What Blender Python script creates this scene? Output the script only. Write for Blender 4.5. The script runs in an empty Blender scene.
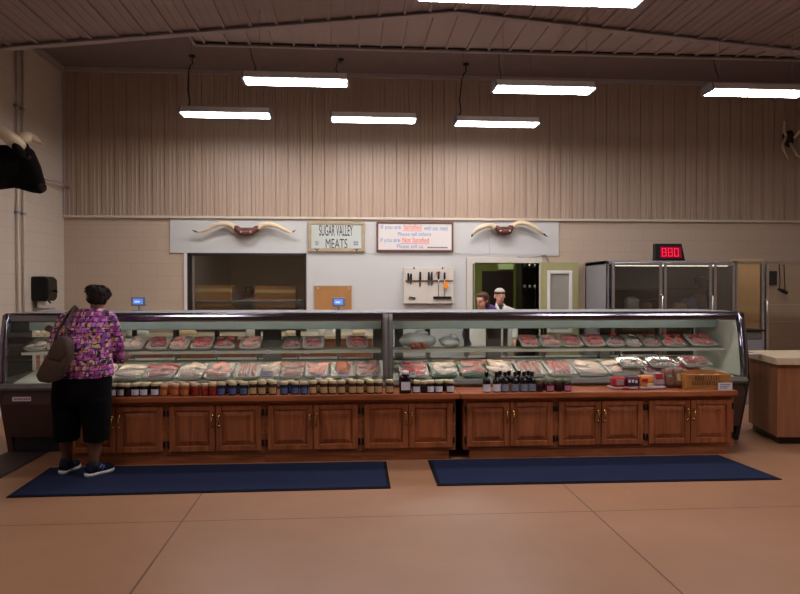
import bpy, bmesh, math, random
from mathutils import Vector, Matrix, Euler, noise
random.seed(7)
SC = bpy.context.scene
COL = SC.collection
PI = math.pi

# ------------------------------------------------------------------ camera, world, exposure
F = 690.0
EYE = Vector((0, 0, 1.62))
YAW, PITCH = math.atan(51 / F), math.atan(9 / F)
cam = bpy.data.cameras.new('camera')
cam.sensor_width = 36.0
cam.lens = F / 800 * 36
cam.clip_start = 0.05
camo = bpy.data.objects.new('camera', cam)
camo.location = EYE
camo.rotation_euler = (PI / 2 - PITCH, 0, -YAW)
COL.objects.link(camo)
SC.camera = camo

w = bpy.data.worlds.new('world')
SC.world = w
w.use_nodes = True
w.node_tree.nodes['Background'].inputs[0].default_value = (0.5, 0.42, 0.4, 1)
w.node_tree.nodes['Background'].inputs[1].default_value = 0.02

SC.view_settings.view_transform = 'Standard'
SC.view_settings.look = 'None'
SC.view_settings.gamma = 1
SC.view_settings.use_curve_mapping = False
SC.view_settings.exposure = 0.0
LAMP = 43.0            # brightness of the fluorescent lenses
CASE_FILL = 10.0  # strength of the tube added to brighten the case inside
LAMP_COL = (1.0, 0.93, 0.93, 1)

# ------------------------------------------------------------------ pixel <-> place helpers
RM = camo.rotation_euler.to_matrix()
def ray(x, y): return RM @ Vector(((x - 400) / F, (297 - y) / F, -1))
def at(x, y, Y):
    d = ray(x, y); return EYE + d * (Y / d.y)
def atz(x, y, z):
    d = ray(x, y); return EYE + d * ((z - EYE.z) / d.z)
def atx(x, y, X):
    d = ray(x, y); return EYE + d * (X / d.x)

# ------------------------------------------------------------------ materials
def lin(c):
    def f(v):
        v /= 255
        return v / 12.92 if v <= .04045 else ((v + .055) / 1.055) ** 2.4
    return (f(c[0]), f(c[1]), f(c[2]), 1)
class N:
    def __init__(s, name):
        s.m = bpy.data.materials.new(name); s.m.use_nodes = True
        s.t = s.m.node_tree; s.b = s.t.nodes['Principled BSDF']; s.out = s.t.nodes['Material Output']
    def add(s, typ, **kw):
        n = s.t.nodes.new(typ)
        for k, v in kw.items(): setattr(n, k, v)
        return n
    def link(s, a, b): s.t.links.new(a, b)
def mat(name, c, rough=.6, metal=0, var=.12, scale=6, stretch=(1, 1, 1), bump=0, emit=None, spec=.5, detail=4):
    n = N(name); b = n.b
    b.inputs['Roughness'].default_value = rough; b.inputs['Metallic'].default_value = metal
    b.inputs['Specular IOR Level'].default_value = spec
    C = lin(c)
    tc = n.add('ShaderNodeTexCoord'); mp = n.add('ShaderNodeMapping'); mp.inputs['Scale'].default_value = stretch
    nz = n.add('ShaderNodeTexNoise'); nz.inputs['Scale'].default_value = scale; nz.inputs['Detail'].default_value = detail
    n.link(tc.outputs['Object'], mp.inputs['Vector']); n.link(mp.outputs[0], nz.inputs['Vector'])
    rp = n.add('ShaderNodeValToRGB')
    rp.color_ramp.elements[0].position = .3; rp.color_ramp.elements[1].position = .7
    rp.color_ramp.elements[0].color = tuple(max(0, v * (1 - var)) for v in C[:3]) + (1,)
    rp.color_ramp.elements[1].color = tuple(min(1, v * (1 + var)) for v in C[:3]) + (1,)
    n.link(nz.outputs['Fac'], rp.inputs[0]); n.link(rp.outputs[0], b.inputs['Base Color'])
    if bump:
        bp = n.add('ShaderNodeBump'); bp.inputs['Strength'].default_value = bump; bp.inputs['Distance'].default_value = .01
        n.link(nz.outputs['Fac'], bp.inputs['Height']); n.link(bp.outputs[0], b.inputs['Normal'])
    if emit:
        b.inputs['Emission Color'].default_value = lin(emit[0]); b.inputs['Emission Strength'].default_value = emit[1]
    return n.m
def wood(name, c1, c2, axis='z', rough=.45):
    n = N(name); b = n.b; b.inputs['Specular IOR Level'].default_value = .3
    tc = n.add('ShaderNodeTexCoord'); mp = n.add('ShaderNodeMapping')
    st = {'z': (14, 14, 1.2), 'x': (1.2, 14, 14), 'y': (14, 1.2, 14)}[axis]
    mp.inputs['Scale'].default_value = st
    oi = n.add('ShaderNodeObjectInfo')
    n.link(tc.outputs['Object'], mp.inputs['Vector'])
    ad = n.add('ShaderNodeVectorMath', operation='ADD'); n.link(mp.outputs[0], ad.inputs[0])
    sc = n.add('ShaderNodeVectorMath', operation='SCALE'); sc.inputs[0].default_value = (7, 5, 9)
    n.link(oi.outputs['Random'], sc.inputs['Scale']); n.link(sc.outputs[0], ad.inputs[1])
    nz = n.add('ShaderNodeTexNoise'); nz.inputs['Scale'].default_value = 1.6; nz.inputs['Detail'].default_value = 6; nz.inputs['Distortion'].default_value = .8
    n.link(ad.outputs[0], nz.inputs['Vector'])
    rp = n.add('ShaderNodeValToRGB'); rp.color_ramp.elements[0].position = .32; rp.color_ramp.elements[1].position = .68
    rp.color_ramp.elements[0].color = lin(c1); rp.color_ramp.elements[1].color = lin(c2)
    n.link(nz.outputs['Fac'], rp.inputs[0]); n.link(rp.outputs[0], b.inputs['Base Color'])
    b.inputs['Roughness'].default_value = rough
    return n.m
def block(name, c, axes, mortar=.84):
    n = N(name); b = n.b
    tc = n.add('ShaderNodeTexCoord'); sp = n.add('ShaderNodeSeparateXYZ'); cb = n.add('ShaderNodeCombineXYZ')
    n.link(tc.outputs['Object'], sp.inputs[0]); n.link(sp.outputs[axes], cb.inputs['X']); n.link(sp.outputs['Z'], cb.inputs['Y'])
    br = n.add('ShaderNodeTexBrick'); br.inputs['Scale'].default_value = 1
    br.inputs['Brick Width'].default_value = .4; br.inputs['Row Height'].default_value = .2
    br.inputs['Mortar Size'].default_value = .005; br.inputs['Mortar Smooth'].default_value = .6
    C = lin(c)
    br.inputs['Color1'].default_value = C; br.inputs['Color2'].default_value = tuple(v * .97 for v in C[:3]) + (1,)
    br.inputs['Mortar'].default_value = tuple(v * mortar for v in C[:3]) + (1,)
    n.link(cb.outputs[0], br.inputs['Vector']); n.link(br.outputs['Color'], b.inputs['Base Color'])
    bp = n.add('ShaderNodeBump', invert=True); bp.inputs['Strength'].default_value = .3; bp.inputs['Distance'].default_value = .006
    n.link(br.outputs['Fac'], bp.inputs['Height']); n.link(bp.outputs[0], b.inputs['Normal'])
    b.inputs['Roughness'].default_value = .55
    return n.m
def glass(name, tint=(1, 1, 1), ior=1.45, rough=0.0, base=0.0, boost=1.0, milk=0.0):
    n = N(name); n.t.nodes.remove(n.b)
    tr = n.add('ShaderNodeBsdfTransparent'); tr.inputs[0].default_value = tint + (1,)
    gl = n.add('ShaderNodeBsdfGlossy'); gl.inputs['Roughness'].default_value = rough; gl.inputs[0].default_value = (1, 1, 1, 1)
    fr = n.add('ShaderNodeFresnel'); fr.inputs['IOR'].default_value = ior
    ma = n.add('ShaderNodeMath', operation='MULTIPLY_ADD', use_clamp=True); ma.inputs[1].default_value = boost; ma.inputs[2].default_value = base
    mx = n.add('ShaderNodeMixShader')
    n.link(fr.outputs[0], ma.inputs[0]); n.link(ma.outputs[0], mx.inputs[0])
    src = tr.outputs[0]
    if milk:
        df = n.add('ShaderNodeBsdfDiffuse'); df.inputs[0].default_value = (.85, .84, .84, 1); m2 = n.add('ShaderNodeMixShader'); m2.inputs[0].default_value = milk
        n.link(src, m2.inputs[1]); n.link(df.outputs[0], m2.inputs[2]); src = m2.outputs[0]
    n.link(src, mx.inputs[1]); n.link(gl.outputs[0], mx.inputs[2]); n.link(mx.outputs[0], n.out.inputs['Surface'])
    return n.m
def emis(name, c, s):
    n = N(name); n.b.inputs['Base Color'].default_value = c
    n.b.inputs['Emission Color'].default_value = c; n.b.inputs['Emission Strength'].default_value = s
    return n.m

def floor_mat():
    n = N('polished_concrete'); b = n.b
    tc = n.add('ShaderNodeNewGeometry'); sp = n.add('ShaderNodeSeparateXYZ'); n.link(tc.outputs['Position'], sp.inputs[0])
    def joint(out, off, per):
        a = n.add('ShaderNodeMath', operation='ADD'); a.inputs[1].default_value = -off + per * 20 + per / 2; n.link(out, a.inputs[0])
        m = n.add('ShaderNodeMath', operation='MODULO'); m.inputs[1].default_value = per; n.link(a.outputs[0], m.inputs[0])
        s = n.add('ShaderNodeMath', operation='SUBTRACT'); s.inputs[1].default_value = per / 2; n.link(m.outputs[0], s.inputs[0])
        ab = n.add('ShaderNodeMath', operation='ABSOLUTE'); n.link(s.outputs[0], ab.inputs[0])
        l = n.add('ShaderNodeMath', operation='LESS_THAN'); l.inputs[1].default_value = .006; n.link(ab.outputs[0], l.inputs[0])
        return l.outputs[0]
    jx = joint(sp.outputs['X'], -1.158, 2.92); jy = joint(sp.outputs['Y'], 4.87, 2.95)
    mx = n.add('ShaderNodeMath', operation='MAXIMUM'); n.link(jx, mx.inputs[0]); n.link(jy, mx.inputs[1])
    n1 = n.add('ShaderNodeTexNoise'); n1.inputs['Scale'].default_value = .7; n1.inputs['Detail'].default_value = 8; n1.inputs['Roughness'].default_value = .62
    n.link(tc.outputs['Position'], n1.inputs['Vector'])
    rp = n.add('ShaderNodeValToRGB'); rp.color_ramp.elements[0].position = .3; rp.color_ramp.elements[1].position = .72
    rp.color_ramp.elements[0].color = lin((143, 103, 75)); rp.color_ramp.elements[1].color = lin((162, 120, 91))
    n.link(n1.outputs['Fac'], rp.inputs[0])
    mc = n.add('ShaderNodeMix', data_type='RGBA'); n.link(mx.outputs[0], mc.inputs['Factor'])
    n.link(rp.outputs[0], mc.inputs['A']); mc.inputs['B'].default_value = lin((92, 60, 46))
    n.link(mc.outputs['Result'], b.inputs['Base Color'])
    b.inputs['Roughness'].default_value = .38; b.inputs['Specular IOR Level'].default_value = .4
    return n.m
def plaid_mat():
    n = N('patterned_blouse'); b = n.b
    tc = n.add('ShaderNodeTexCoord')
    mp = n.add('ShaderNodeMapping'); mp.inputs['Scale'].default_value = (40, 20, 34); n.link(tc.outputs['Object'], mp.inputs['Vector'])
    vo = n.add('ShaderNodeTexVoronoi', distance='CHEBYCHEV'); vo.inputs['Scale'].default_value = 1.0; vo.inputs['Randomness'].default_value = .8
    n.link(mp.outputs[0], vo.inputs['Vector'])
    sp = n.add('ShaderNodeSeparateColor'); n.link(vo.outputs['Color'], sp.inputs[0])
    rp = n.add('ShaderNodeValToRGB'); rp.color_ramp.interpolation = 'CONSTANT'
    cols = [(150, 48, 140), (196, 92, 182), (200, 120, 200), (150, 56, 140), (222, 170, 170), (96, 64, 130), (206, 176, 130), (170, 60, 140), (22, 16, 26), (186, 110, 190), (176, 120, 84), (100, 50, 120)]
    el = rp.color_ramp.elements
    el[0].color = lin(cols[0]); el[1].position = 1 / len(cols); el[1].color = lin(cols[1])
    for i in range(2, len(cols)):
        e = el.new(i / len(cols)); e.color = lin(cols[i])
    n.link(sp.outputs[0], rp.inputs[0])
    br = n.add('ShaderNodeTexBrick'); br.inputs['Scale'].default_value = 1; br.inputs['Brick Width'].default_value = .062; br.inputs['Row Height'].default_value = .045
    br.inputs['Mortar Size'].default_value = .0035; br.inputs['Color1'].default_value = (0, 0, 0, 1); br.inputs['Color2'].default_value = (0, 0, 0, 1); br.inputs['Mortar'].default_value = (1, 1, 1, 1)
    s2 = n.add('ShaderNodeSeparateXYZ'); c2 = n.add('ShaderNodeCombineXYZ'); n.link(tc.outputs['Object'], s2.inputs[0]); n.link(s2.outputs['X'], c2.inputs['X']); n.link(s2.outputs['Z'], c2.inputs['Y'])
    ds = n.add('ShaderNodeTexNoise'); ds.inputs['Scale'].default_value = 22; n.link(c2.outputs[0], ds.inputs['Vector'])
    dm = n.add('ShaderNodeVectorMath', operation='MULTIPLY_ADD'); dm.inputs[1].default_value = (.055, .045, .03); n.link(ds.outputs['Color'], dm.inputs[0]); n.link(c2.outputs[0], dm.inputs[2])
    n.link(dm.outputs[0], br.inputs['Vector'])
    mc = n.add('ShaderNodeMix', data_type='RGBA'); n.link(br.outputs['Color'], mc.inputs['Factor'])
    n.link(rp.outputs[0], mc.inputs['A']); mc.inputs['B'].default_value = lin((26, 16, 32))
    n.link(mc.outputs['Result'], b.inputs['Base Color']); b.inputs['Roughness'].default_value = .8
    return n.m

M = {}
M['floor'] = floor_mat()
M['block'] = block('painted_block', (190, 170, 150), 'X')
M['block_side'] = block('painted_block_side', (196, 184, 170), 'Y')
M['panel'] = mat('ribbed_metal_siding', (168, 146, 127), .45, 0, .05, 1.2)
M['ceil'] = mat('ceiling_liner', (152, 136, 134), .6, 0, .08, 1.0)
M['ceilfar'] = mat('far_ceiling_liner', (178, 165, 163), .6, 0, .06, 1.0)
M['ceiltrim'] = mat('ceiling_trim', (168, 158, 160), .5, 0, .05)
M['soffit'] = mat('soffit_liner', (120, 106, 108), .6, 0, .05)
M['board'] = mat('white_wall_panel', (198, 199, 197), .4, 0, .02, 2)
M['trim'] = mat('cream_trim', (204, 192, 174), .5, 0, .04)
M['white'] = mat('white_plastic', (222, 218, 214), .4, 0, .03)
M['offwhite'] = mat('off_white_paint', (206, 200, 188), .5, 0, .03)
M['black'] = mat('black_plastic', (16, 15, 17), .4, 0, .1, spec=.3)
M['darkframe'] = mat('dark_frame', (30, 26, 25), .45, 0, .1)
M['chrome'] = mat('polished_steel', (136, 134, 146), .14, 1, .03)
M['alu'] = mat('brushed_aluminium', (200, 196, 192), .35, 1, .05, 8, (1, 1, 20))
M['greymetal'] = mat('grey_painted_metal', (146, 146, 150), .45, .2, .04)
M['caseint'] = mat('case_interior', (200, 200, 187), .5, 0, .03)
M['caserear'] = mat('case_rear_frame', (112, 110, 106), .5, .3, .08)
M['canopy'] = mat('case_canopy', (146, 160, 156), .45, 0, .03)
M['casebrown'] = mat('case_base_brown', (74, 52, 46), .45, 0, .06)
M['casedark'] = mat('case_dark_side', (36, 32, 42), .3, .2, .06)
M['glass'] = glass('case_glass', (.93, .96, .95), 1.38)
M['rearglass'] = glass('rear_door_glass', (.80, .83, .80), 1.4)
M['winglass'] = glass('window_glass', (.8, .8, .76), 1.6, 0, .12, 1.2)
M['coolglass'] = glass('cooler_glass', (.94, .92, .88), 1.5, 0, .07)
M['partglass'] = glass('partition_glass', (.98, .96, .92), 1.3)
M['wrap'] = glass('plastic_film', (.985, .985, .985), 1.22, .22, .015, milk=.16)
M['wood_z'] = wood('cherry_wood', (134, 74, 45), (174, 102, 63), 'z')
M['wood_x'] = wood('cherry_wood_rail', (130, 74, 46), (174, 106, 68), 'x')
M['wood_top'] = wood('cherry_wood_top', (136, 74, 46), (176, 102, 64), 'x', .3)
M['laminate'] = wood('laminate_wood', (136, 88, 62), (160, 106, 76), 'z', .4)
M['crate'] = wood('crate_wood', (142, 92, 44), (184, 128, 68), 'x', .6)
M['brass'] = mat('brass', (200, 165, 100), .25, 1, .08)
M['hinge'] = mat('dark_hinge', (34, 27, 24), .45, .5, .1)
M['mat'] = mat('blue_carpet_mat', (36, 42, 66), .95, 0, .18, 260, (1, 1, 1), .25, spec=.05)
M['matedge'] = mat('rubber_edge', (18, 19, 28), .9, 0, .1, spec=.1)
M['dark_strip'] = mat('dark_floor_strip', (58, 44, 40), .7, 0, .2, 30)
M['tray'] = mat('white_foam_tray', (216, 208, 202), .55, 0, .03)
M['traygreen'] = mat('green_tray', (118, 150, 124), .5, 0, .04)
M['red'] = mat('red_meat', (196, 78, 72), .4, 0, .45, 32, (1, 1, 1), .4)
M['dark_red'] = mat('dark_red_meat', (158, 58, 56), .4, 0, .5, 28, (1, 1, 1), .4)
M['pink'] = mat('pink_meat', (220, 156, 144), .45, 0, .22, 24, (1, 1, 1), .4)
M['pale'] = mat('pale_poultry', (218, 188, 170), .45, 0, .14, 20, (1, 1, 1), .3)
M['ham'] = mat('glazed_ham', (168, 92, 62), .35, 0, .25, 16, (1, 1, 1), .3)
M['sausage'] = mat('sausage', (176, 112, 98), .4, 0, .25, 24, (1, 1, 1), .3)
M['bacon'] = mat('bacon', (186, 100, 92), .4, 0, .4, 40, (1, 6, 1), .3)
M['bag'] = glass('clear_bag', (.95, .96, .95), 1.3, .25, .05, milk=.45)
M['ice'] = mat('crumpled_white_plastic', (206, 210, 202), .35, 0, .1, 18, (1, 1, 1), .6)
M['skin_dark'] = mat('dark_skin', (104, 66, 50), .55, 0, .06, 10)
M['skin'] = mat('fair_skin', (214, 158, 136), .5, 0, .05, 10)
M['hair'] = mat('dark_hair', (32, 22, 18), .75, 0, .4, 40, (3, 3, 1), .5, spec=.2)
M['hair_brown'] = mat('brown_hair', (74, 46, 34), .5, 0, .3, 40, (3, 3, 1), .4)
M['blouse'] = plaid_mat()
M['pants'] = mat('black_trousers', (9, 8, 9), .95, 0, .15, 14, spec=.1)
M['sock'] = mat('black_sock', (20, 19, 24), .9, 0, .1)
M['shoe'] = mat('navy_shoe', (20, 22, 40), .8, 0, .3, 60, spec=.2)
M['shoeblue'] = mat('blue_shoe_accent', (70, 100, 160), .6, 0, .1)
M['sole'] = mat('white_sole', (222, 218, 214), .6, 0, .03)
M['bagleather'] = mat('brown_leather', (72, 57, 50), .6, 0, .15, 20, (1, 1, 1), .15, spec=.25)
M['purple'] = mat('purple_shirt', (76, 50, 122), .8, 0, .08)
M['coat'] = mat('white_coat', (226, 222, 214), .8, 0, .03)
M['darkshirt'] = mat('dark_shirt', (36, 34, 50), .8, 0, .1)
M['cap'] = mat('pale_cap', (190, 184, 172), .8, 0, .2, 60)
M['bull'] = mat('black_hide', (15, 11, 10), .9, 0, .3, 40, (1, 1, 1), .2, spec=.12)
M['muzzle'] = mat('dark_muzzle', (44, 32, 29), .6, 0, .2, spec=.2)
M['horn'] = mat('horn', (214, 194, 162), .35, 0, .16, 6)
M['horn_tip'] = mat('horn_tip', (56, 44, 38), .35, 0, .15)
M['hornbase'] = mat('leather_horn_wrap', (92, 48, 38), .5, 0, .2, 30)
M['green'] = mat('green_painted_door', (160, 158, 112), .5, 0, .03)
M['greenwall'] = mat('green_wall', (150, 162, 76), .6, 0, .05)
M['darkroom'] = mat('back_room_wall', (150, 138, 122), .7, 0, .05, 2)
M['darkwood'] = mat('dark_door', (46, 32, 28), .5, 0, .2, 8, (8, 8, 1))
M['cardboard'] = mat('cardboard', (166, 118, 68), .8, 0, .08, 5)
M['lid_gold'] = mat('gold_lid', (216, 200, 156), .4, .2, .06)
M['lid_cloth'] = mat('tan_lid', (208, 180, 142), .8, 0, .12, 60)
M['lid_white'] = mat('white_lid', (214, 206, 204), .4, 0, .05)
M['lid_green'] = mat('green_lid', (86, 98, 62), .5, .2, .08)
M['jar_dark'] = mat('dark_preserve', (30, 15, 18), .12, 0, .2)
M['jar_orange'] = mat('orange_preserve', (150, 76, 36), .15, 0, .2, 30)
M['jar_red'] = mat('red_salsa', (132, 42, 32), .15, 0, .25, 30)
M['jar_blue'] = mat('blue_tinted_jar', (30, 34, 48), .15, 0, .2, 30)
M['jar_tan'] = mat('brown_pickle_jar', (62, 34, 26), .15, 0, .25, 30)
M['jar_maroon'] = mat('maroon_jar', (66, 20, 30), .12, 0, .2)
M['lab_white'] = mat('white_label', (206, 204, 218), .6, 0, .12, 60)
M['lab_tan'] = mat('tan_label', (178, 152, 108), .6, 0, .3, 90)
M['lab_blue'] = mat('blue_label', (74, 92, 140), .6, 0, .3, 70)
M['lab_grey'] = mat('grey_blue_label', (120, 128, 150), .6, 0, .25, 70)
M['lab_pink'] = mat('pink_label', (180, 110, 140), .6, 0, .25, 70)
M['lab_orange'] = mat('orange_label', (176, 104, 58), .6, 0, .3, 60)
M['bottle'] = mat('dark_glass', (16, 12, 14), .08, 0, .2)
M['pkg_red'] = mat('red_package', (160, 30, 40), .35, 0, .25, 20)
M['pkg_purple'] = mat('purple_package', (70, 24, 52), .35, 0, .3, 20)
M['pkg_orange'] = mat('orange_package', (206, 128, 66), .35, 0, .4, 30)
M['pkg_white'] = mat('white_package', (158, 134, 136), .35, 0, .15, 20)
M['pkg_brown'] = mat('brown_package', (120, 84, 66), .4, 0, .35, 30)
M['card'] = mat('white_card', (214, 212, 220), .6, 0, .04)
M['signwood'] = mat('sign_frame_wood', (168, 152, 124), .5, 0, .12, 10)
M['signface'] = mat('sign_face', (196, 204, 198), .2, 0, .05, 3)
M['brownframe'] = mat('brown_frame', (110, 70, 54), .5, 0, .12, 10)
M['wbface'] = mat('whiteboard', (222, 216, 212), .3, 0, .02, 3)
M['ink_black'] = mat('black_ink', (36, 34, 36), .6, 0, .05)
M['ink_blue'] = mat('blue_marker', (84, 140, 196), .6, 0, .05)
M['ink_red'] = mat('red_marker', (226, 96, 78), .6, 0, .05)
M['orange'] = mat('orange_tag', (238, 140, 30), .5, 0, .06)
M['cream'] = mat('cream_countertop', (206, 186, 158), .3, 0, .06, 20)
M['lcd'] = emis('lcd_screen', lin((100, 140, 235)), .75)
M['lcdpix'] = emis('lcd_text', lin((190, 215, 255)), .9)
M['led'] = emis('led_digit', lin((255, 40, 80)), .9)
M['ledoff'] = mat('led_backing', (168, 14, 56), .2, 0, .05)
M['lens'] = emis('fluorescent_lens', LAMP_COL, LAMP)
M['tube'] = emis('case_fill_glow', (1, .97, .88, 1), CASE_FILL)
M['shelf_fill'] = emis('shelf_fill_glow', (1, .97, .88, 1), 20.0)
M['hall_fill'] = emis('hall_fill_glow', (1, .95, .8, 1), 22)
M['wire'] = mat('dark_cord', (28, 24, 24), .6, 0, .1)
M['rod'] = mat('pale_steel_rod', (206, 196, 186), .3, .8, .04)
M['steel'] = mat('knife_steel', (168, 166, 168), .25, 1, .04)
M['plaque'] = mat('dark_plaque', (34, 24, 22), .6, 0, .15)

# ------------------------------------------------------------------ mesh builder
class MB:
    def __init__(s): s.bm = bmesh.new()
    def verts(s, pts): return [s.bm.verts.new(Vector(p)) for p in pts]
    def face(s, vs):
        try: return s.bm.faces.new(vs)
        except ValueError: return None
    def box(s, a, b, rot=None, piv=None):
        x0, y0, z0 = a; x1, y1, z1 = b
        P = [Vector(p) for p in ((x0, y0, z0), (x1, y0, z0), (x1, y1, z0), (x0, y1, z0), (x0, y0, z1), (x1, y0, z1), (x1, y1, z1), (x0, y1, z1))]
        if rot is not None:
            c = Vector(piv) if piv is not None else sum(P, Vector()) / 8
            R = Euler(rot).to_matrix(); P = [R @ (p - c) + c for p in P]
        v = s.verts(P)
        for f in ((3, 2, 1, 0), (4, 5, 6, 7), (0, 1, 5, 4), (1, 2, 6, 5), (2, 3, 7, 6), (3, 0, 4, 7)): s.face([v[i] for i in f])
        return s
    def ring_bridge(s, rings, cap=True, closed=True):
        n = len(rings[0])
        for a, b in zip(rings, rings[1:]):
            for i in range(n if closed else n - 1):
                j = (i + 1) % n
                s.face([a[i], a[j], b[j], b[i]])
        if cap and closed:
            s.face(list(reversed(rings[0]))); s.face(rings[-1])
    def lathe(s, prof, c=(0, 0, 0), seg=14):
        c = Vector(c)
        rings = [s.verts([c + Vector((r * math.cos(2 * PI * i / seg), r * math.sin(2 * PI * i / seg), z)) for i in range(seg)]) for r, z in prof]
        s.ring_bridge(rings); return s
    def loft(s, rings, seg=20, sq=1.0):
        # rings: (cx,cy,cz,rx,ry[,tilt about x]); sq <1 squares the section
        R = []
        for r in rings:
            cx, cy, cz, rx, ry = r[:5]; t = r[5] if len(r) > 5 else 0
            pts = []
            for i in range(seg):
                a = 2 * PI * i / seg
                ca, sa = math.cos(a), math.sin(a)
                px = math.copysign(abs(ca) ** sq, ca) * rx; py = math.copysign(abs(sa) ** sq, sa) * ry
                pts.append((cx + px, cy + py * math.cos(t), cz + py * math.sin(t)))
            R.append(s.verts(pts))
        s.ring_bridge(R); return s
    def tube(s, path, rad, seg=10, flat=1.0, cap=True):
        P = [Vector(p) for p in path]
        if not isinstance(rad, (list, tuple)): rad = [rad] * len(P)
        R = []; up = None
        for i, p in enumerate(P):
            d = (P[min(i + 1, len(P) - 1)] - P[max(i - 1, 0)]).normalized()
            if up is None:
                up = Vector((0, 0, 1)) if abs(d.z) < .9 else Vector((0, 1, 0))
            u = (up - d * up.dot(d)).normalized(); v = d.cross(u); up = u
            R.append(s.verts([p + (u * math.cos(2 * PI * k / seg) + v * math.sin(2 * PI * k / seg) * flat) * rad[i] for k in range(seg)]))
        s.ring_bridge(R, cap); return s
    def ball(s, c, r, rot=None, seg=16, rings=10):
        c = Vector(c); r = Vector(r) if not isinstance(r, (int, float)) else Vector((r, r, r))
        Rm = Euler(rot).to_matrix() if rot else Matrix.Identity(3)
        R = []
        for j in range(1, rings):
            t = PI * j / rings
            R.append(s.verts([c + Rm @ Vector((r.x * math.sin(t) * math.cos(2 * PI * i / seg), r.y * math.sin(t) * math.sin(2 * PI * i / seg), -r.z * math.cos(t))) for i in range(seg)]))
        s.ring_bridge(R, False)
        b = s.verts([c + Rm @ Vector((0, 0, -r.z))])[0]; t = s.verts([c + Rm @ Vector((0, 0, r.z))])[0]
        for i in range(seg):
            s.face([b, R[0][(i + 1) % seg], R[0][i]]); s.face([t, R[-1][i], R[-1][(i + 1) % seg]])
        return s
    def prism(s, pts, off):
        off = Vector(off); a = s.verts(pts); b = s.verts([Vector(p) + off for p in pts])
        s.ring_bridge([a, b]); return s
    def grid(s, fn, nu, nv):
        V = [[s.bm.verts.new(Vector(fn(i / nu, j / nv))) for j in range(nv + 1)] for i in range(nu + 1)]
        for i in range(nu):
            for j in range(nv): s.face([V[i][j], V[i + 1][j], V[i + 1][j + 1], V[i][j + 1]])
        return s
    def jitter(s, amp, sc=20, seed=0):
        for v in s.bm.verts:
            v.co += noise.noise_vector(v.co * sc + Vector((seed * 3.7, seed * 1.3, seed))) * amp
        return s
    def text(s, body, size, M4, extrude=.001, xs=1.0, align='CENTER', bold=0.0):
        cu = bpy.data.curves.new('t', 'FONT'); cu.body = body; cu.size = size; cu.extrude = extrude; cu.align_x = align; cu.align_y = 'CENTER'; cu.offset = bold
        o = bpy.data.objects.new('t', cu); COL.objects.link(o)
        dg = bpy.context.evaluated_depsgraph_get(); me = bpy.data.meshes.new_from_object(o.evaluated_get(dg))
        bpy.data.objects.remove(o); bpy.data.curves.remove(cu)
        me.transform(M4 @ Matrix.Diagonal((xs, 1, 1, 1))); s.bm.from_mesh(me); bpy.data.meshes.remove(me)
        return s
    def mesh(s, name):
        bmesh.ops.recalc_face_normals(s.bm, faces=s.bm.faces)
        me = bpy.data.meshes.new(name); s.bm.to_mesh(me); s.bm.free(); return me
    def fuse(s, voxel, smooth=3):
        me = s.mesh('fuse'); o = bpy.data.objects.new('fuse', me); COL.objects.link(o)
        r = o.modifiers.new('r', 'REMESH'); r.mode = 'VOXEL'; r.voxel_size = voxel
        if smooth:
            q = o.modifiers.new('s', 'SMOOTH'); q.iterations = smooth; q.factor = .5
        dg = bpy.context.evaluated_depsgraph_get(); nm = bpy.data.meshes.new_from_object(o.evaluated_get(dg))
        bpy.data.objects.remove(o); bpy.data.meshes.remove(me)
        s.bm = bmesh.new(); s.bm.from_mesh(nm); bpy.data.meshes.remove(nm); return s
    def build(s, name, m, parent=None, smooth=False, bevel=0, solid=0):
        me = s.mesh(name)
        off = Vector()
        if parent is not None:
            q = parent
            while q is not None:
                if q.name in LOCAL: off = Vector(); break
                off += q.location; q = q.parent
        else:
            xs = [v.co for v in me.vertices]
            off = Vector(((min(v.x for v in xs) + max(v.x for v in xs)) / 2, (min(v.y for v in xs) + max(v.y for v in xs)) / 2, min(v.z for v in xs)))
        me.transform(Matrix.Translation(-off))
        me.materials.append(m)
        if smooth:
            for p in me.polygons: p.use_smooth = True
        o = bpy.data.objects.new(name, me); COL.objects.link(o)
        if parent is not None: o.parent = parent
        else: o.location = off
        if bevel:
            b = o.modifiers.new('bevel', 'BEVEL'); b.width = bevel; b.segments = 2; b.limit_method = 'ANGLE'
        if solid:
            b = o.modifiers.new('solid', 'SOLIDIFY'); b.thickness = solid; b.offset = 0
        return o
def box(name, a, b, m, parent=None, bevel=0, rot=None, piv=None): return MB().box(a, b, rot, piv).build(name, m, parent, False, bevel)
LOCAL = set()
def thing(name, label, cat, loc=(0, 0, 0), group=None, rot=None, local=False):
    o = bpy.data.objects.new(name, None); o.empty_display_size = .1; COL.objects.link(o); o.location = loc
    if rot: o.rotation_euler = rot
    if local: LOCAL.add(o.name)
    o['label'] = label; o['category'] = cat
    if group: o['group'] = group
    return o
def tag(o, label, cat, group=None, kind=None):
    o['label'] = label; o['category'] = cat
    if group: o['group'] = group
    if kind: o['kind'] = kind
    return o
def struct(o, label=None):
    o['kind'] = 'structure'
    if label: o['label'] = label
    return o
def copy_thing(o, loc, label, parent=None, rot=None):
    c = o.copy(); COL.objects.link(c)
    if parent is None:
        c.location = loc; c['label'] = label
        if rot: c.rotation_euler = rot
    else: c.parent = parent
    for ch in o.children: copy_thing(ch, None, None, c)
    return c
ORD = ['first', 'second', 'third', 'fourth', 'fifth', 'sixth', 'seventh', 'eighth', 'ninth', 'tenth', 'eleventh', 'twelfth', 'thirteenth', 'fourteenth', 'fifteenth', 'sixteenth', 'seventeenth', 'eighteenth']
FRONT = Matrix.Rotation(PI / 2, 4, 'X')      # text lying in XZ facing -Y
def face_front(x, y, z, rotz=0): return Matrix.Translation((x, y, z)) @ Matrix.Rotation(rotz, 4, 'Z') @ FRONT
OFFLAMPS = ((-2.95, 3.2), (3.2, 3.2), (4.9, 3.2))
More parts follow.
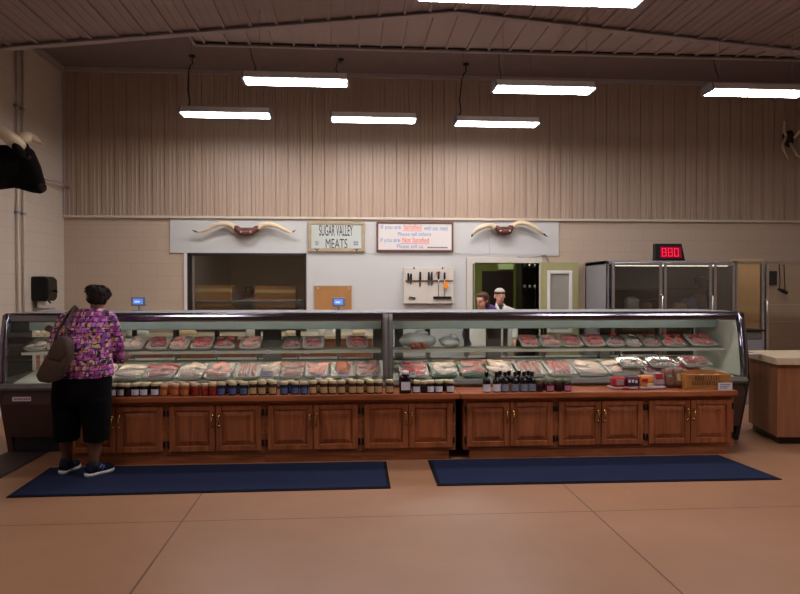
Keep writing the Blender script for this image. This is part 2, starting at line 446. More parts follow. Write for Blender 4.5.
# ================================================================== ROOM SHELL
XL, XR, YB, YF = -4.38, 8.8, 11.0, -4.0
ZP = 2.74                  # bottom of the ribbed siding
ZC = 5.0
struct(box('floor', (XL, YF, -.1), (XR, 15.2, 0), M['floor']))
# back wall: painted block with a window and a doorway
WX0, WX1, WZ0, WZ1 = at(187.5, 252, 11).x, at(306, 252, 11).x, .95, at(240, 252.5, 11).z
DX0, DX1, DZ1 = at(474, 262, 11).x, at(539, 262, 11).x, at(505, 263, 11).z
b = MB()
for x0, x1, z0, z1 in ((XL, WX0, 0, ZP), (WX0, WX1, 0, WZ0), (WX0, WX1, WZ1, ZP), (WX1, DX0, 0, ZP), (DX0, DX1, DZ1, ZP), (DX1, XR, 0, ZP)):
    b.box((x0, YB, z0), (x1, YB + .2, z1))
struct(b.build('wall_back', M['block']))
# ribbed siding above it
b = MB(); prof = []
x = XL; k = 0
while x < XR:
    for dx, dy in ((0, 0), (.004, .016), (.010, .016), (.014, 0), (.068, 0), (.076, -.004), (.090, -.004), (.098, 0), (.128, 0), (.136, -.004), (.150, -.004), (.158, 0)):
        if x + dx < XR: prof.append((x + dx, YB - .03 + dy))
    x += .19
lo = b.verts([(px, py, ZP) for px, py in prof]); hi = b.verts([(px, py, ZC + .05) for px, py in prof])
for i in range(len(prof) - 1): b.face([lo[i], lo[i + 1], hi[i + 1], hi[i]])
struct(b.build('wall_back_upper', M['panel']))
struct(box('trim_1', (XL, YB - .06, ZP - .035), (XR, YB, ZP), M['trim']))
struct(box('trim_2', (XL, YB - .08, ZC - .06), (XR, YB - .03, ZC), M['ceiltrim']))
struct(box('wall_left', (XL - .2, YF, 0), (XL, YB + .2, 5.2), M['block_side']))
struct(box('wall_right', (XR, YF, 0), (XR + .2, YB + .2, 5.2), M['block_side']))
struct(box('wall_front', (XL, YF - .2, 0), (XR, YF, 5.2), M['block']))
# corner trims of the left wall
struct(box('trim_3', (XL, YB - .05, ZP), (XL + .03, YB - .03, ZC), M['ceiltrim']))
struct(box('trim_4', (XL, 8.3, ZC - .08), (XL + .05, YB - .05, ZC), M['ceiltrim']))
# ceiling: gabled near bay, flat far bay
YT, XRID, SL, SR = 8.35, 1.28, .108, .083
def gz(x): return ZC - (XRID - x) * SL if x < XRID else ZC - (x - XRID) * SR
b = MB()
for xa, xb in ((XL, XRID), (XRID, XR)):
    P = [(xa, YF, gz(xa)), (xb, YF, gz(xb)), (xb, YT, gz(xb)), (xa, YT, gz(xa))]
    b.prism(P, (0, 0, .05))
x = XRID - math.floor((XRID - XL) / .3048) * .3048
while x < XR:
    z = gz(x); b.box((x - .016, YF, z - .028), (x + .016, YT, z + .004))
    for d in (.1, .2):
        if x + d < XR: z2 = gz(x + d); b.box((x + d - .008, YF, z2 - .006), (x + d + .008, YT, z2 + .004))
    x += .3048
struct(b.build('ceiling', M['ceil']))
b = MB()
for xa, xb in ((XL, XRID), (XRID, XR)):
    za, zb = gz(xa), gz(xb)
    b.prism([(xa, YT, za - .05), (xb, YT, zb - .05), (xb, YT, zb + .0), (xa, YT, za)], (0, .05, 0))
    b.prism([(xa, YT - .05, za - .05), (xb, YT - .05, zb - .05), (xb, YT - .05, zb - .035), (xa, YT - .05, za - .035)], (0, .06, 0))
struct(b.build('trim_5', M['ceiltrim']))
XS, YS = -2.1, 9.74
b = MB()
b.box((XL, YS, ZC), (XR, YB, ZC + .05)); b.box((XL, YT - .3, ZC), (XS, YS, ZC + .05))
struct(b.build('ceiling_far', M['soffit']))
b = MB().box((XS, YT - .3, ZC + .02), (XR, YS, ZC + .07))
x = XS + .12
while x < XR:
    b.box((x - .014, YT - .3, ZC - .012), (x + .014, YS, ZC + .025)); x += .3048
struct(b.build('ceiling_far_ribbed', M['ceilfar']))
b = MB().box((XS, YS, ZC - .04), (XR, YS + .03, ZC + .02)); b.box((XS, YS - .03, ZC - .04), (XR, YS, ZC - .03))
struct(b.build('trim_6', M['ceiltrim']))
b = MB().box((XS - .03, YT, ZC - .04), (XS, YS, ZC + .02)); struct(b.build('trim_7', M['ceiltrim']))
# white wall panels behind the signs
bx0, bx1, bz0, bz1 = at(170, 218, 11).x, at(558.5, 252, 11).x, WZ1, ZP - .04
b = MB()
xs = [bx0, at(308, 230, 11).x, at(489, 230, 11).x, bx1]
for i in range(3): b.box((xs[i] + .002, YB - .022, bz0 - .01), (xs[i + 1] - .002, YB - .004, bz1))
struct(b.build('wall_back_panel', M['board'], None, False, .002))
b = MB(); b.box((WX1 + .012, YB - .012, 0), (DX0 - .13, YB - .002, bz0 - .01)); b.box((WX1 + .03, YB - .018, bz0 - .035), (bx1, YB - .003, bz0 - .012))
b.box((DX0 - .13, YB - .012, DZ1 + .09), (DX1 + .04, YB - .002, bz0 - .01))
struct(b.build('wall_back_panel', M['board']))
struct(box('wall_back_panel', (at(733, 290, 10.97).x, YB - .03, 0), (at(764, 290, 10.97).x, YB - .003, 2.1), block('tan_brightening_block', (226, 190, 138), 'X')))  # panel added behind the partition, its tan colour stands in for brighter light
# window_1
wo = thing('window_1', 'dark wide window in the back wall under the left horns', 'window', (WX0, YB, WZ0)); wo['kind'] = 'structure'
b = MB()
for a, c in (((WX0, WZ0), (WX0 + .045, WZ1)), ((WX1 - .03, WZ0), (WX1, WZ1)), ((WX0, WZ1 - .05), (WX1, WZ1)), ((WX0, WZ0), (WX1, WZ0 + .05))):
    b.box((a[0], YB - .02, a[1]), (c[0], YB + .1, c[1]))
b.build('window_frame', M['darkframe'], wo)
box('glazing_bar', (WX0 + .075, YB + .01, WZ0 + .05), (WX0 + .10, YB + .06, WZ1 - .05), M['alu'], wo)
box('window_pane', (WX0 + .04, YB + .03, WZ0 + .04), (WX1 - .02, YB + .036, WZ1 - .04), M['winglass'], wo)
box('window_trim', (WX0 - .05, YB - .02, WZ0), (WX0 - .002, YB + .0, WZ1), M['white'], wo)
# back rooms
b = MB()
b.box((XL, 15, 0), (1.2, 15.2, 3)); b.box((1.2, YB + .2, 0), (1.3, 15.2, 3)); b.box((XL, YB + .2, 2.9), (1.3, 15.2, 3.0))
struct(b.build('wall_back_room', M['darkroom']))
b = MB(); b.box((1.3, 14.2, 0), (5.2, 14.3, 2.8)); b.box((5.1, YB + .2, 0), (5.2, 14.2, 2.8)); b.box((1.3, YB + .2, 2.7), (5.2, 14.3, 2.8))
struct(b.build('wall_hall', M['greenwall']))
# door frame and leaves of the doorway
do = thing('door_1', 'open doorway in the back wall leading to a green back room', 'doorway', (DX0, YB, 0)); do['kind'] = 'structure'
b = MB(); b.box((DX0 - .125, YB - .045, 0), (DX0 - .0, YB + .2, DZ1 + .0)); b.box((DX1, YB - .04, 0), (DX1 + .03, YB + .2, DZ1)); b.box((DX0 - .125, YB - .045, DZ1), (DX1 + .04, YB + .2, DZ1 + .085))
b.build('door_frame', M['offwhite'], do, False, .004)
box('door_gap', (DX0 - .03, YB - .05, 0), (DX0 - .012, YB - .04, DZ1 - .02), M['darkframe'], do)
MB().tube([(DX0 + .7, YB - .02, DZ1 + .10), (DX0 + .85, YB - .03, DZ1 + .085), (DX1 - .08, YB - .03, DZ1 + .095), (DX1 + .1, YB - .03, DZ1 + .13), (DX1 + .17, YB - .02, DZ1 + .0)], .008, 6).build('cable', M['greymetal'], do)
gx0, gx1, gz1 = at(541, 262, 10.93).x, at(578.5, 262, 10.93).x, at(560, 262.5, 10.93).z
g = thing('door_2', 'olive green door leaf with a white framed glass pane, swung back against the wall', 'door', (gx0, 10.93, 0)); g['kind'] = 'structure'
gw0, gw1, gwt = at(547, 270, 10.93).x, at(572, 270, 10.93).x, at(560, 270.5, 10.93).z
b = MB(); b.box((gx0, 10.92, .01), (gw0, 10.965, gz1)); b.box((gw1, 10.92, .01), (gx1, 10.965, gz1)); b.box((gw0, 10.92, gwt), (gw1, 10.965, gz1)); b.box((gw0, 10.92, .01), (gw1, 10.965, .9))
b.build('door_panel', M['green'], g)
b = MB()
for a, c in (((gw0, .9), (gw0 + .05, gwt)), ((gw1 - .05, .9), (gw1, gwt)), ((gw0 + .05, gwt - .05), (gw1 - .05, gwt)), ((gw0 + .05, .9), (gw1 - .05, .95))): b.box((a[0], 10.905, a[1]), (c[0], 10.97, c[1]))
b.build('pane_frame', M['white'], g, False, .004)
box('door_pane', (gw0 + .04, 10.935, .94), (gw1 - .04, 10.941, gwt - .04), mat('frosted_pane', (150, 148, 138), .25, 0, .08, 3), g)
# things in the hall behind the doorway
dh = thing('dark_door', 'dark brown closed door at the end of the green back room', 'door', (2.9, 14.18, 0))
box('door_leaf', (at(482.5, 290, 14.12).x, 14.12, 0), (at(513, 290, 14.12).x, 14.19, at(490, 271, 14.12).z), M['darkwood'], dh, .004)
MB().ball((at(500, 281, 14.1).x, 14.1, at(500, 281, 14.1).z), .025).build('hook', M['brass'], dh, True)
ls = thing('wall_light', 'pale square light fitting above the dark door in the back room', 'light', (3.1, 14.1, 2.2))
box('housing', (at(498, 290, 14.12).x, 14.12, 2.00), (at(514, 290, 14.12).x, 14.19, 2.14), M['white'], ls); box('diffuser', (at(499, 290, 14.12).x, 14.10, 2.015), (at(513, 290, 14.12).x, 14.12, 2.125), emis('hall_diffuser', lin((170, 190, 120)), .35), ls)
sh = thing('shelf_rack', 'dark tall rack with small pale tins inside the doorway', 'rack', (3.3, 12.6, 0))
b = MB()
for px in (3.16, 3.52): b.box((px, 12.5, 0), (px + .03, 12.9, 2.15))
for pz in (.2, .7, 1.2, 1.6, 2.0): b.box((3.16, 12.5, pz), (3.55, 12.9, pz + .025))
b.box((3.16, 12.88, 0), (3.55, 12.9, 2.15)); b.build('frame', M['darkframe'], sh)
for i in range(6):
    t = MB().lathe([(.02, 0), (.025, .004), (.025, .05), (.018, .055)], (3.24 + .1 * (i % 3), 12.56, 1.625 + (.4 if i > 2 else 0)), 10).build('tin', M['lid_white'], None, True)
    tag(t, 'small pale tin on the %s shelf of the dark rack, %s from left' % ('upper' if i > 2 else 'lower', ORD[i % 3]), 'tin', 'tins on the dark rack')
wl = thing('back_room_fill', 'added unseen ceiling light brightening the green back room', 'light', (2.6, 12.3, 2.65))  # unseen source added to light up the hall
box('housing', (2.3, 12.1, 2.64), (2.9, 12.5, 2.698), M['white'], wl); box('diffuser', (2.32, 12.12, 2.625), (2.88, 12.48, 2.64), M['hall_fill'], wl)
# room behind the window: boxes and rack stand in for reflections in its glass
tb = thing('work_table', 'steel work table in the dim room behind the window', 'table', (-1.6, 12.6, 0))
box('tabletop', (-3.0, 12.2, .9), (-.3, 13.0, .94), M['greymetal'], tb, .005)
for px in (-2.95, -.4):
    for py in (12.25, 12.9): box('leg', (px, py, 0), (px + .05, py + .05, .9), M['greymetal'], tb)
for x0, x1, y0, z1, l in ((at(192, 290, 12.6).x, at(232, 290, 12.6).x, 12.6, 1.67, 'left'), (at(255, 290, 12.6).x, at(296, 290, 12.6).x, 12.6, 1.65, 'right')):
    q = thing('reflection_box', 'brown box added behind the window to stand in for a reflection, the %s one' % l, 'box', ((x0 + x1) / 2, y0, .94), 'boxes behind the window')
    box('carton', (x0, y0, .94), (x1, y0 + .35, z1), M['cardboard'], q, .006); box('tape', (x0 - .001, y0 - .002, z1 - .12), (x1 + .001, y0 + .01, z1 - .06), M['lid_cloth'], q)
dl = thing('back_room_fill', 'added ceiling light brightening the dim room behind the window', 'light', (-1.7, 11.9, 2.85))  # source added to brighten this room and show the boxes
box('housing', (-2.3, 11.8, 2.86), (-1.1, 12.0, 2.895), M['white'], dl); box('diffuser', (-2.28, 11.81, 2.845), (-1.12, 11.99, 2.86), emis('dim_fill_glow', (1, .88, .66, 1), 30), dl)
rk = thing('reflection_rack', 'low dark rack with pale bars added behind the window for a reflection', 'rack', (-1.7, 11.7, 0))
b = MB()
for px in (-2.6, -1.75, -1.7, -.8): b.box((px, 11.6, 0), (px + .03, 11.9, 1.39))
b.box((-2.6, 11.6, 1.36), (-.77, 11.9, 1.39)); b.build('frame', M['greymetal'], rk)
for px in (-2.45, -1.45): box('bar', (px, 11.57, 1.28), (px + .55, 11.6, 1.31), M['alu'], rk)
pc = thing('monitor', 'tall pale green lit screen at the right inside the dim window', 'screen', (-.6, 12.95, .94))
box('stand', (-.66, 12.95, .94), (-.56, 13.0, 1.1), M['black'], pc); box('frame', (-.82, 12.9, 1.1), (-.40, 12.95, 1.85), M['black'], pc); box('screen', (-.77, 12.895, 1.15), (-.46, 12.9, 1.8), emis('dim_screen', lin((70, 110, 100)), .5), pc)

# conduits on the left wall
for i, px in enumerate((17.5, 23.5)):
    p = atx(px, 200, XL + .03)
    c = thing('conduit', 'thin vertical conduit on the left wall, the %s one' % ('nearer' if i == 0 else 'farther'), 'pipe', (XL, p.y, 0), 'conduits on the left wall')
    MB().tube([(XL + .03, p.y, .02), (XL + .03, p.y, 4.38 if p.y < 8.3 else 4.99)], .016, 8).build('pipe', M['trim'], c, True)
    for z in (1.2, 2.6, 4.0): box('strap', (XL, p.y - .035, z), (XL + .05, p.y + .035, z + .03), M['greymetal'], c)

# ================================================================== LIGHTS
def fixture(name, x0, x1, Y, z, label, cords):
    L = thing(name, label, 'light', ((x0 + x1) / 2, Y, z), 'hanging fluorescent lights')
    hw = .155; x0 += .03; x1 -= .03
    b = MB(); b.prism([(x0 - .02, Y - hw, z), (x0 - .02, Y + hw, z), (x0 - .02, Y + hw * .62, z + .085), (x0 - .02, Y - hw * .62, z + .085)], (x1 - x0 + .04, 0, 0))
    b.build('housing', M['white'], L, False, .004)
    b = MB(); b.prism([(x0 + .012, Y - hw + .03, z), (x0 + .012, Y + hw - .03, z), (x0 + .012, Y + hw - .036, z - .012), (x0 + .012, Y - hw + .036, z - .012)], (x1 - x0 - .024, 0, 0))
    b.build('lens', M['lens'], L)
    for xa in (x0 - .024, x1): 
        b = MB(); b.prism([(xa, Y - hw - .004, z - .004), (xa, Y + hw + .004, z - .004), (xa, Y + hw * .62 + .004, z + .09), (xa, Y - hw * .62 - .004, z + .09)], (.024, 0, 0))
        b.prism([(xa, Y - hw, z), (xa, Y + hw, z), (xa, Y + hw - .02, z - .015), (xa, Y - hw + .02, z - .015)], (.024, 0, 0))
        b.build('end_cap', M['greymetal'], L)
    for i, (cx, wig) in enumerate(cords):
        z0 = z + .085
        if isinstance(wig, tuple):            # power cord draped back to a hook in the flat ceiling
            T_ = atz(wig[0], wig[1], ZC - .012); A = Vector((cx, Y, z0))
            q = lambda t, s=0, d=0: Vector((A.x + (T_.x - A.x) * t + s, A.y + (T_.y - A.y) * t, A.z + (T_.z - A.z) * t + d))
            pts = [A, q(.12, .02), q(.3, -.02), q(.7, -.03), q(.8, -.01, .01), q(.88, .015, -.03), T_ + Vector((0, 0, -.05)), T_]
            if not wig[2]: pts = [A, q(.2, .02), q(.5), T_]
            MB().tube(pts, .009 if wig[2] else .006, 6).build('cord', M['wire'], L, True)
            if wig[2]: MB().lathe([(.045, 0), (.045, .02), (.03, .03)], (T_.x, T_.y, ZC - .03), 10).build('ceiling_hook', M['wire'], L, True)
        else:
            top = ZC if Y > YT - .3 else gz(cx)
            MB().tube([(cx, Y, z0), (cx, Y, top)], .0025, 6).build('hanger_wire', M['greymetal'], L, True)
    return L
ZL = 3.95
fixture('fluorescent_light', -2.254, -1.032, 9.47, ZL, 'hanging fluorescent light nearest the left wall, over the left horns', ((-2.15, (192, 56, True)), (-2.1, False), (-1.2, False)))
fixture('fluorescent_light', -.261, .95, 9.60, ZL, 'small looking hanging fluorescent light above the two signs', ((-.15, False), (.85, False)))
fixture('fluorescent_light', 1.48, 2.705, 9.71, ZL, 'hanging fluorescent light above the right horns, nearest the siding', ((1.55, (466, 64, True)), (1.6, False), (2.6, False)))
fixture('fluorescent_light', -1.193, .01, 7.9, ZL, 'larger hanging fluorescent light in front and left of the signs', ((-1.05, (250, 47.5, False)), (-.15, (341, 59.5, True)), (-1.0, False), (-.2, False)))
fixture('fluorescent_light', 1.67, 2.89, 8.0, ZL, 'larger hanging fluorescent light in front of the right horns', ((1.76, (499, 54, False)), (1.8, False), (2.8, False)))
fixture('fluorescent_light', 4.233, 5.472, 7.94, ZL, 'hanging fluorescent light cut by the right edge of the photo', ((4.4, (713.5, 60, False)), (4.4, False), (5.3, False)))
fixture('fluorescent_light', .53, 2.39, 5.46, ZL, 'nearest hanging fluorescent light at the top edge of the photo', ((.8, False), (2.2, False)))
for x0, Y in OFFLAMPS:
    fixture('fluorescent_light', x0, x0 + 1.22, Y, ZL, 'hanging fluorescent light over the shop floor behind the viewer', ((x0 + .1, False), (x0 + 1.1, False)))
# ================================================================== CASES
def zy(y, Y, x=400): return at(x, y, Y).z
XC0, XCM, XC1 = at(4.5, 315, 7.0).x, .39, 4.14
FY = 6.97; BY = 7.95
def case(name, label, x0, x1, lend, rend):
    C = thing(name, label, 'display case', ((x0 + x1) / 2, (FY + BY) / 2, 0), 'refrigerated meat cases')
    # lower body
    b = MB(); b.prism([(x0 + .03, FY + .02, .16), (x0 + .03, FY - .09, .50), (x0 + .03, FY - .10, .66), (x0 + .03, BY, .66), (x0 + .03, BY, .16)], (x1 - x0 - .06, 0, 0))
    b.build('base_panel', M['casebrown'], C, False, .006)
    box('toe_kick', (x0 + .06, FY + .08, 0), (x1 - .06, BY - .05, .17), M['casedark'], C)
    b = MB(); b.prism([(x0 + .03, FY - .13, .635), (x0 + .03, FY - .145, .66), (x0 + .03, FY - .13, .70), (x0 + .03, FY - .07, .70), (x0 + .03, FY - .07, .635)], (x1 - x0 - .06, 0, 0))
    b.build('bumper_rail', M['caserear'], C, False, .003)
    # sloping deck and back panel
    b = MB(); b.prism([(x0 + .05, FY - .06, .665), (x0 + .05, 7.75, .775), (x0 + .05, 7.75, .66), (x0 + .05, FY - .06, .66)], (x1 - x0 - .1, 0, 0))
    b.build('deck', M['caseint'], C)
    box('back_panel', (x0 + .05, 7.75, .66), (x1 - .05, 7.85, .80), M['caseint'], C)
    # shelf with a pale front edge, an added hidden fill tube behind it, and brackets
    sz = .955
    b = MB(); b.box((x0 + .06, 7.22, sz), (x1 - .06, 7.60, sz + .012)); b.box((x0 + .06, 7.205, sz - .012), (x1 - .06, 7.222, sz + .016))
    sh = b.build('shelf', M['caseint'], C)
    MB().tube([(x0 + .3, 7.231, .9495), (x1 - .3, 7.231, .9495)], .0045, 8).build('shelf_fill_tube', M['shelf_fill'], sh, True)
    # canopy under the top
    box('canopy', (x0 + .05, 7.40, zy(329, 7.4)), (x1 - .05, 7.55, 1.335), M['canopy'], C, .01)
    MB().tube([(x0 + .2, 7.055, 1.306), (x1 - .2, 7.055, 1.306)], .011, 8).build('added_tube', M['tube'], C, True)  # unseen tube added under the nose to light the case inside
    # top and its rolled steel nose
    b = MB(); b.box((x0, 7.04, 1.345), (x1, BY, 1.37)); b.build('top_panel', M['glass'] if False else M['greymetal'], C)
    b = MB(); pr = []
    for y, z in ((7.035, 1.283), (6.995, 1.283), (6.984, 1.288), (6.981, 1.298), (6.983, 1.335), (6.989, 1.352), (7.0, 1.364), (7.015, 1.371), (7.05, 1.373), (7.05, 1.366), (7.02, 1.355), (7.0, 1.325), (7.0, 1.292), (7.035, 1.292)): pr.append((x0, y, z))
    b.prism(pr, (x1 - x0, 0, 0)); b.build('top_nose', M['chrome'], C)
    # curved front glass in two panes
    gy = lambda t: 7.015 - .125 * math.sin(t * PI / 2) - .0 * t
    xm = (x0 + x1) / 2
    for xa, xb in ((x0 + .05, xm - .002), (xm + .002, x1 - .05)):
        MB().grid(lambda u, v: (xa + (xb - xa) * u, gy(1 - v), .70 + .59 * v), 1, 12).build('front_glass', M['glass'], C, True)
    # ends
    for s, xe, vis in ((-1, x0, lend), (1, x1, rend)):
        xa, xb = (xe, xe + .05) if s < 0 else (xe - .05, xe)
        pr = [(xa, 7.0 - .11 * math.sin((1 - t) * PI / 2), .66 + .70 * t) for t in [i / 10 for i in range(11)]]
        if vis:
            p2 = [(p[0], p[1] + .02, p[2]) for p in pr]
            b = MB(); b.prism([(xa + (.01 if s > 0 else 0), y, z) for _, y, z in p2] + [(xa + (.01 if s > 0 else 0), BY, 1.36), (xa + (.01 if s > 0 else 0), BY, .66)], (.04, 0, 0))
            b.build('end_panel', M['caseint'] if s > 0 else M['glass'], C)
            b = MB(); q = [(xa, y - .035, z) for _, y, z in pr]; r = [(xa, y + .05, z) for _, y, z in reversed(pr)]
            b.prism(q + r, (.05, 0, 0)); b.build('end_trim', M['chrome'], C, True)
            b = MB(); q = [(xa - .004, FY - .13, .70), (xa - .004, BY, .70), (xa - .004, BY, 0.0), (xa - .004, FY + .08, 0.0), (xa - .004, FY - .06, .45)]
            b.prism(q, (.058, 0, 0)); b.build('end_base', M['casedark'] if s > 0 else M['casebrown'], C, False, .01)
        else:
            b = MB(); q = [(xa, y - .02, z) for _, y, z in pr]; r = [(xa, y + .06, z) for _, y, z in reversed(pr)]
            b.prism(q + r, (.05, 0, 0)); b.build('joint_post', M['caserear'], C, True)
    # sliding rear doors on an aluminium track
    n = 8; wd = (x1 - x0 - .12) / n
    zt = 1.24
    for i in range(n):
        xa = x0 + .06 + i * wd; Y = 7.88 + (.025 if i % 2 else 0)
        b = MB()
        for a, c in ((xa, xa + .03), (xa + wd - .03, xa + wd)): b.box((a, Y, .80), (c, Y + .02, zt))
        b.box((xa, Y, zt - .03), (xa + wd, Y + .02, zt)); d = b.build('rear_door', M['caserear'], C)
        box('track', (xa + .01, Y - .012, .808 - (.012 if i % 2 else 0)), (xa + wd - .01, Y, .84 - (.012 if i % 2 else 0)), M['white'], d)
        box('rear_glass', (xa + .03, Y + .008, .82), (xa + wd - .03, Y + .012, zt - .03), M['rearglass'], d)
    for pa, pb in ((263, 281), (373, 385)) if x0 < 0 else ((395, 403), (487, 501), (600, 610)):
        box('mullion', (at(pa, 340, 7.8).x, 7.80, .80), (min(at(pb, 340, 7.8).x, x1 - .003), 7.87, 1.345), M['caserear'], C)
    b = MB().box((x0 + .05, 7.86, .78), (x1 - .05, BY, .815)); b.box((x0 + .05, 7.86, zt), (x1 - .05, BY, 1.35)); b.build('rear_frame', M['caserear'], C)
    return C
cl = case('meat_case', 'left half of the long glass and steel meat case, beside the shopper', XC0, XCM, True, False)
cr = case('meat_case', 'right half of the long glass and steel meat case, ending by the wooden counter', XCM, XC1, False, True)
p = at(12.5, 397, FY - .10); q = at(31, 401, FY - .10)
lb = MB().box((p.x, FY - .106, q.z), (q.x, FY - .10, p.z)).build('name_plate', M['card'], cl)
b = MB()
for i in range(7): b.box((p.x + .02 + i * .022, FY - .1075, q.z + .012), (p.x + .034 + i * .022, FY - .106, p.z - .012))
b.build('plate_print', M['pkg_red'], cl)

# ================================================================== CABINETS
CY = 6.45                           # face of the cabinets
ZT = at(240, 396.3, 6.38).z
ZB = at(240, 401.9, 6.38).z
ZD1, ZD0 = at(240, 404.6, CY).z, at(240, 450.6, CY).z
ZF0 = at(240, 453.6, CY).z
def cabinet(x0, x1, label, gl=0, gr=0):
    C = thing('base_cabinet', label, 'cabinet', ((x0 + x1) / 2, CY + .2, 0), 'cherry wood base cabinets')
    b = MB(); b.box((x0, CY + .0, ZF0), (x1, CY + .40, ZB - .001)); b.build('body', M['wood_x'], C, False, .003)
    box('toe_kick', (x0 + gl, CY + .012, 0), (x1 - gr, CY + .38, ZF0), M['wood_x'], C)
    st = .03; xm = (x0 + x1) / 2
    for s in (0, 1):
        a, c = (x0 + st, xm - .004) if s == 0 else (xm + .004, x1 - st)
        f = .052
        b = MB()
        b.box((a, CY - .02, ZD0), (a + f, CY, ZD1)); b.box((c - f, CY - .02, ZD0), (c, CY, ZD1)); b.box((a + f, CY - .02, ZD0), (c - f, CY, ZD0 + f)); b.box((a + f, CY - .02, ZD1 - f), (c - f, CY, ZD1))
        d = b.build('door', M['wood_z'], C, False, .005)
        b = MB()
        x_0, x_1, z_0, z_1 = a + f, c - f, ZD0 + f, ZD1 - f; i = .045
        o = b.verts([(x_0, CY - .003, z_0), (x_1, CY - .003, z_0), (x_1, CY - .003, z_1), (x_0, CY - .003, z_1)])
        n = b.verts([(x_0 + i, CY - .018, z_0 + i), (x_1 - i, CY - .018, z_0 + i), (x_1 - i, CY - .018, z_1 - i), (x_0 + i, CY - .018, z_1 - i)])
        for k in range(4): b.face([o[k], o[(k + 1) % 4], n[(k + 1) % 4], n[k]])
        b.face(n); b.build('raised_panel', M['wood_z'], d)
        hx = c - f / 2 if s == 0 else a + f / 2; hz = ZD0 + (ZD1 - ZD0) * .66
        b = MB(); b.tube([(hx, CY - .02, hz + .045), (hx, CY - .045, hz + .04), (hx, CY - .05, hz), (hx, CY - .045, hz - .04), (hx, CY - .02, hz - .045)], .006, 8)
        b.ball((hx, CY - .03, hz + .048), (.014, .012, .016)); b.ball((hx, CY - .03, hz - .048), (.013, .012, .014)); b.build('handle', M['brass'], d, True)
        ex = a - .014 if s == 0 else c + .014
        for z in (ZD0 + .07, ZD1 - .07): box('hinge', (ex - .008, CY - .018, z - .03), (ex + .008, CY - .001, z + .03), M['hinge'], d, .003)
    return C
XA0, XA1 = at(66, 430, CY).x, at(455.5, 430, CY).x
XD0, XD1 = at(463.5, 430, CY).x, at(733.5, 430, CY).x
names = ['leftmost base cabinet, half hidden behind the shopper', 'second base cabinet from the left, below the orange jars', 'third base cabinet from the left, below the brown pickle jars', 'last base cabinet of the left run, below the big dark jug']
for i in range(4):
    wd = (XA1 - XA0) / 4
    cabinet(XA0 + i * wd, XA0 + (i + 1) * wd, 'cherry wood two-door ' + names[i], 0, .06 if i == 3 else 0)
names = ['first base cabinet of the right run, below the dark bottles', 'middle base cabinet of the right run', 'rightmost base cabinet, below the wooden crate']
for i in range(3):
    wd = (XD1 - XD0) / 3
    cabinet(XD0 + i * wd, XD0 + (i + 1) * wd, 'cherry wood two-door ' + names[i], .06 if i == 0 else 0, .06 if i == 2 else 0)
tag(box('countertop', (XA0 - .03, 6.38, ZB), (at(460, 400, 6.38).x, 6.83, ZT), M['wood_top'], None, .006), 'long cherry wood countertop of the left cabinet run holding the jars', 'countertop')
tag(box('countertop', (at(458.5, 400, 6.38).x + .02, 6.38, ZB), (at(738, 400, 6.38).x, 6.83, ZT), M['wood_top'], None, .006), 'cherry wood countertop of the right cabinet run holding bottles and a crate', 'countertop')

# floor mats and a dark floor strip
def floor_mat_obj(P, label, edge, m, me, nm):
    T = thing(nm, label, 'mat', (sum(p[0] for p in P) / 4, sum(p[1] for p in P) / 4, 0))
    MB().prism([(x, y, .001) for x, y in P], (0, 0, .006)).build('rubber_border', me, T)
    cx, cy = sum(p[0] for p in P) / 4, sum(p[1] for p in P) / 4
    Q = [(x - math.copysign(edge, x - cx), y - math.copysign(edge, y - cy)) for x, y in P]
    MB().prism([(x, y, .006) for x, y in Q], (0, 0, .005)).build('carpet', m, T)
floor_mat_obj([(-2.64, 5.51), (.335, 5.54), (.345, 6.40), (-2.68, 6.40)], 'blue carpet mat the shopper stands on, before the left cabinets', .03, M['mat'], M['matedge'], 'floor_mat')
floor_mat_obj([(.718, 5.58), (3.645, 5.55), (3.56, 6.41), (.735, 6.42)], 'blue carpet mat in front of the right cabinets', .03, M['mat'], M['matedge'], 'floor_mat')
floor_mat_obj([(-3.36, 4.6), (-2.955, 4.6), (-2.955, 7.03), (-3.36, 7.03)], 'dark narrow strip on the floor at the left end of the case', .02, M['dark_strip'], M['dark_strip'], 'floor_strip')  # narrow dark brown strip on the floor, built like the mats
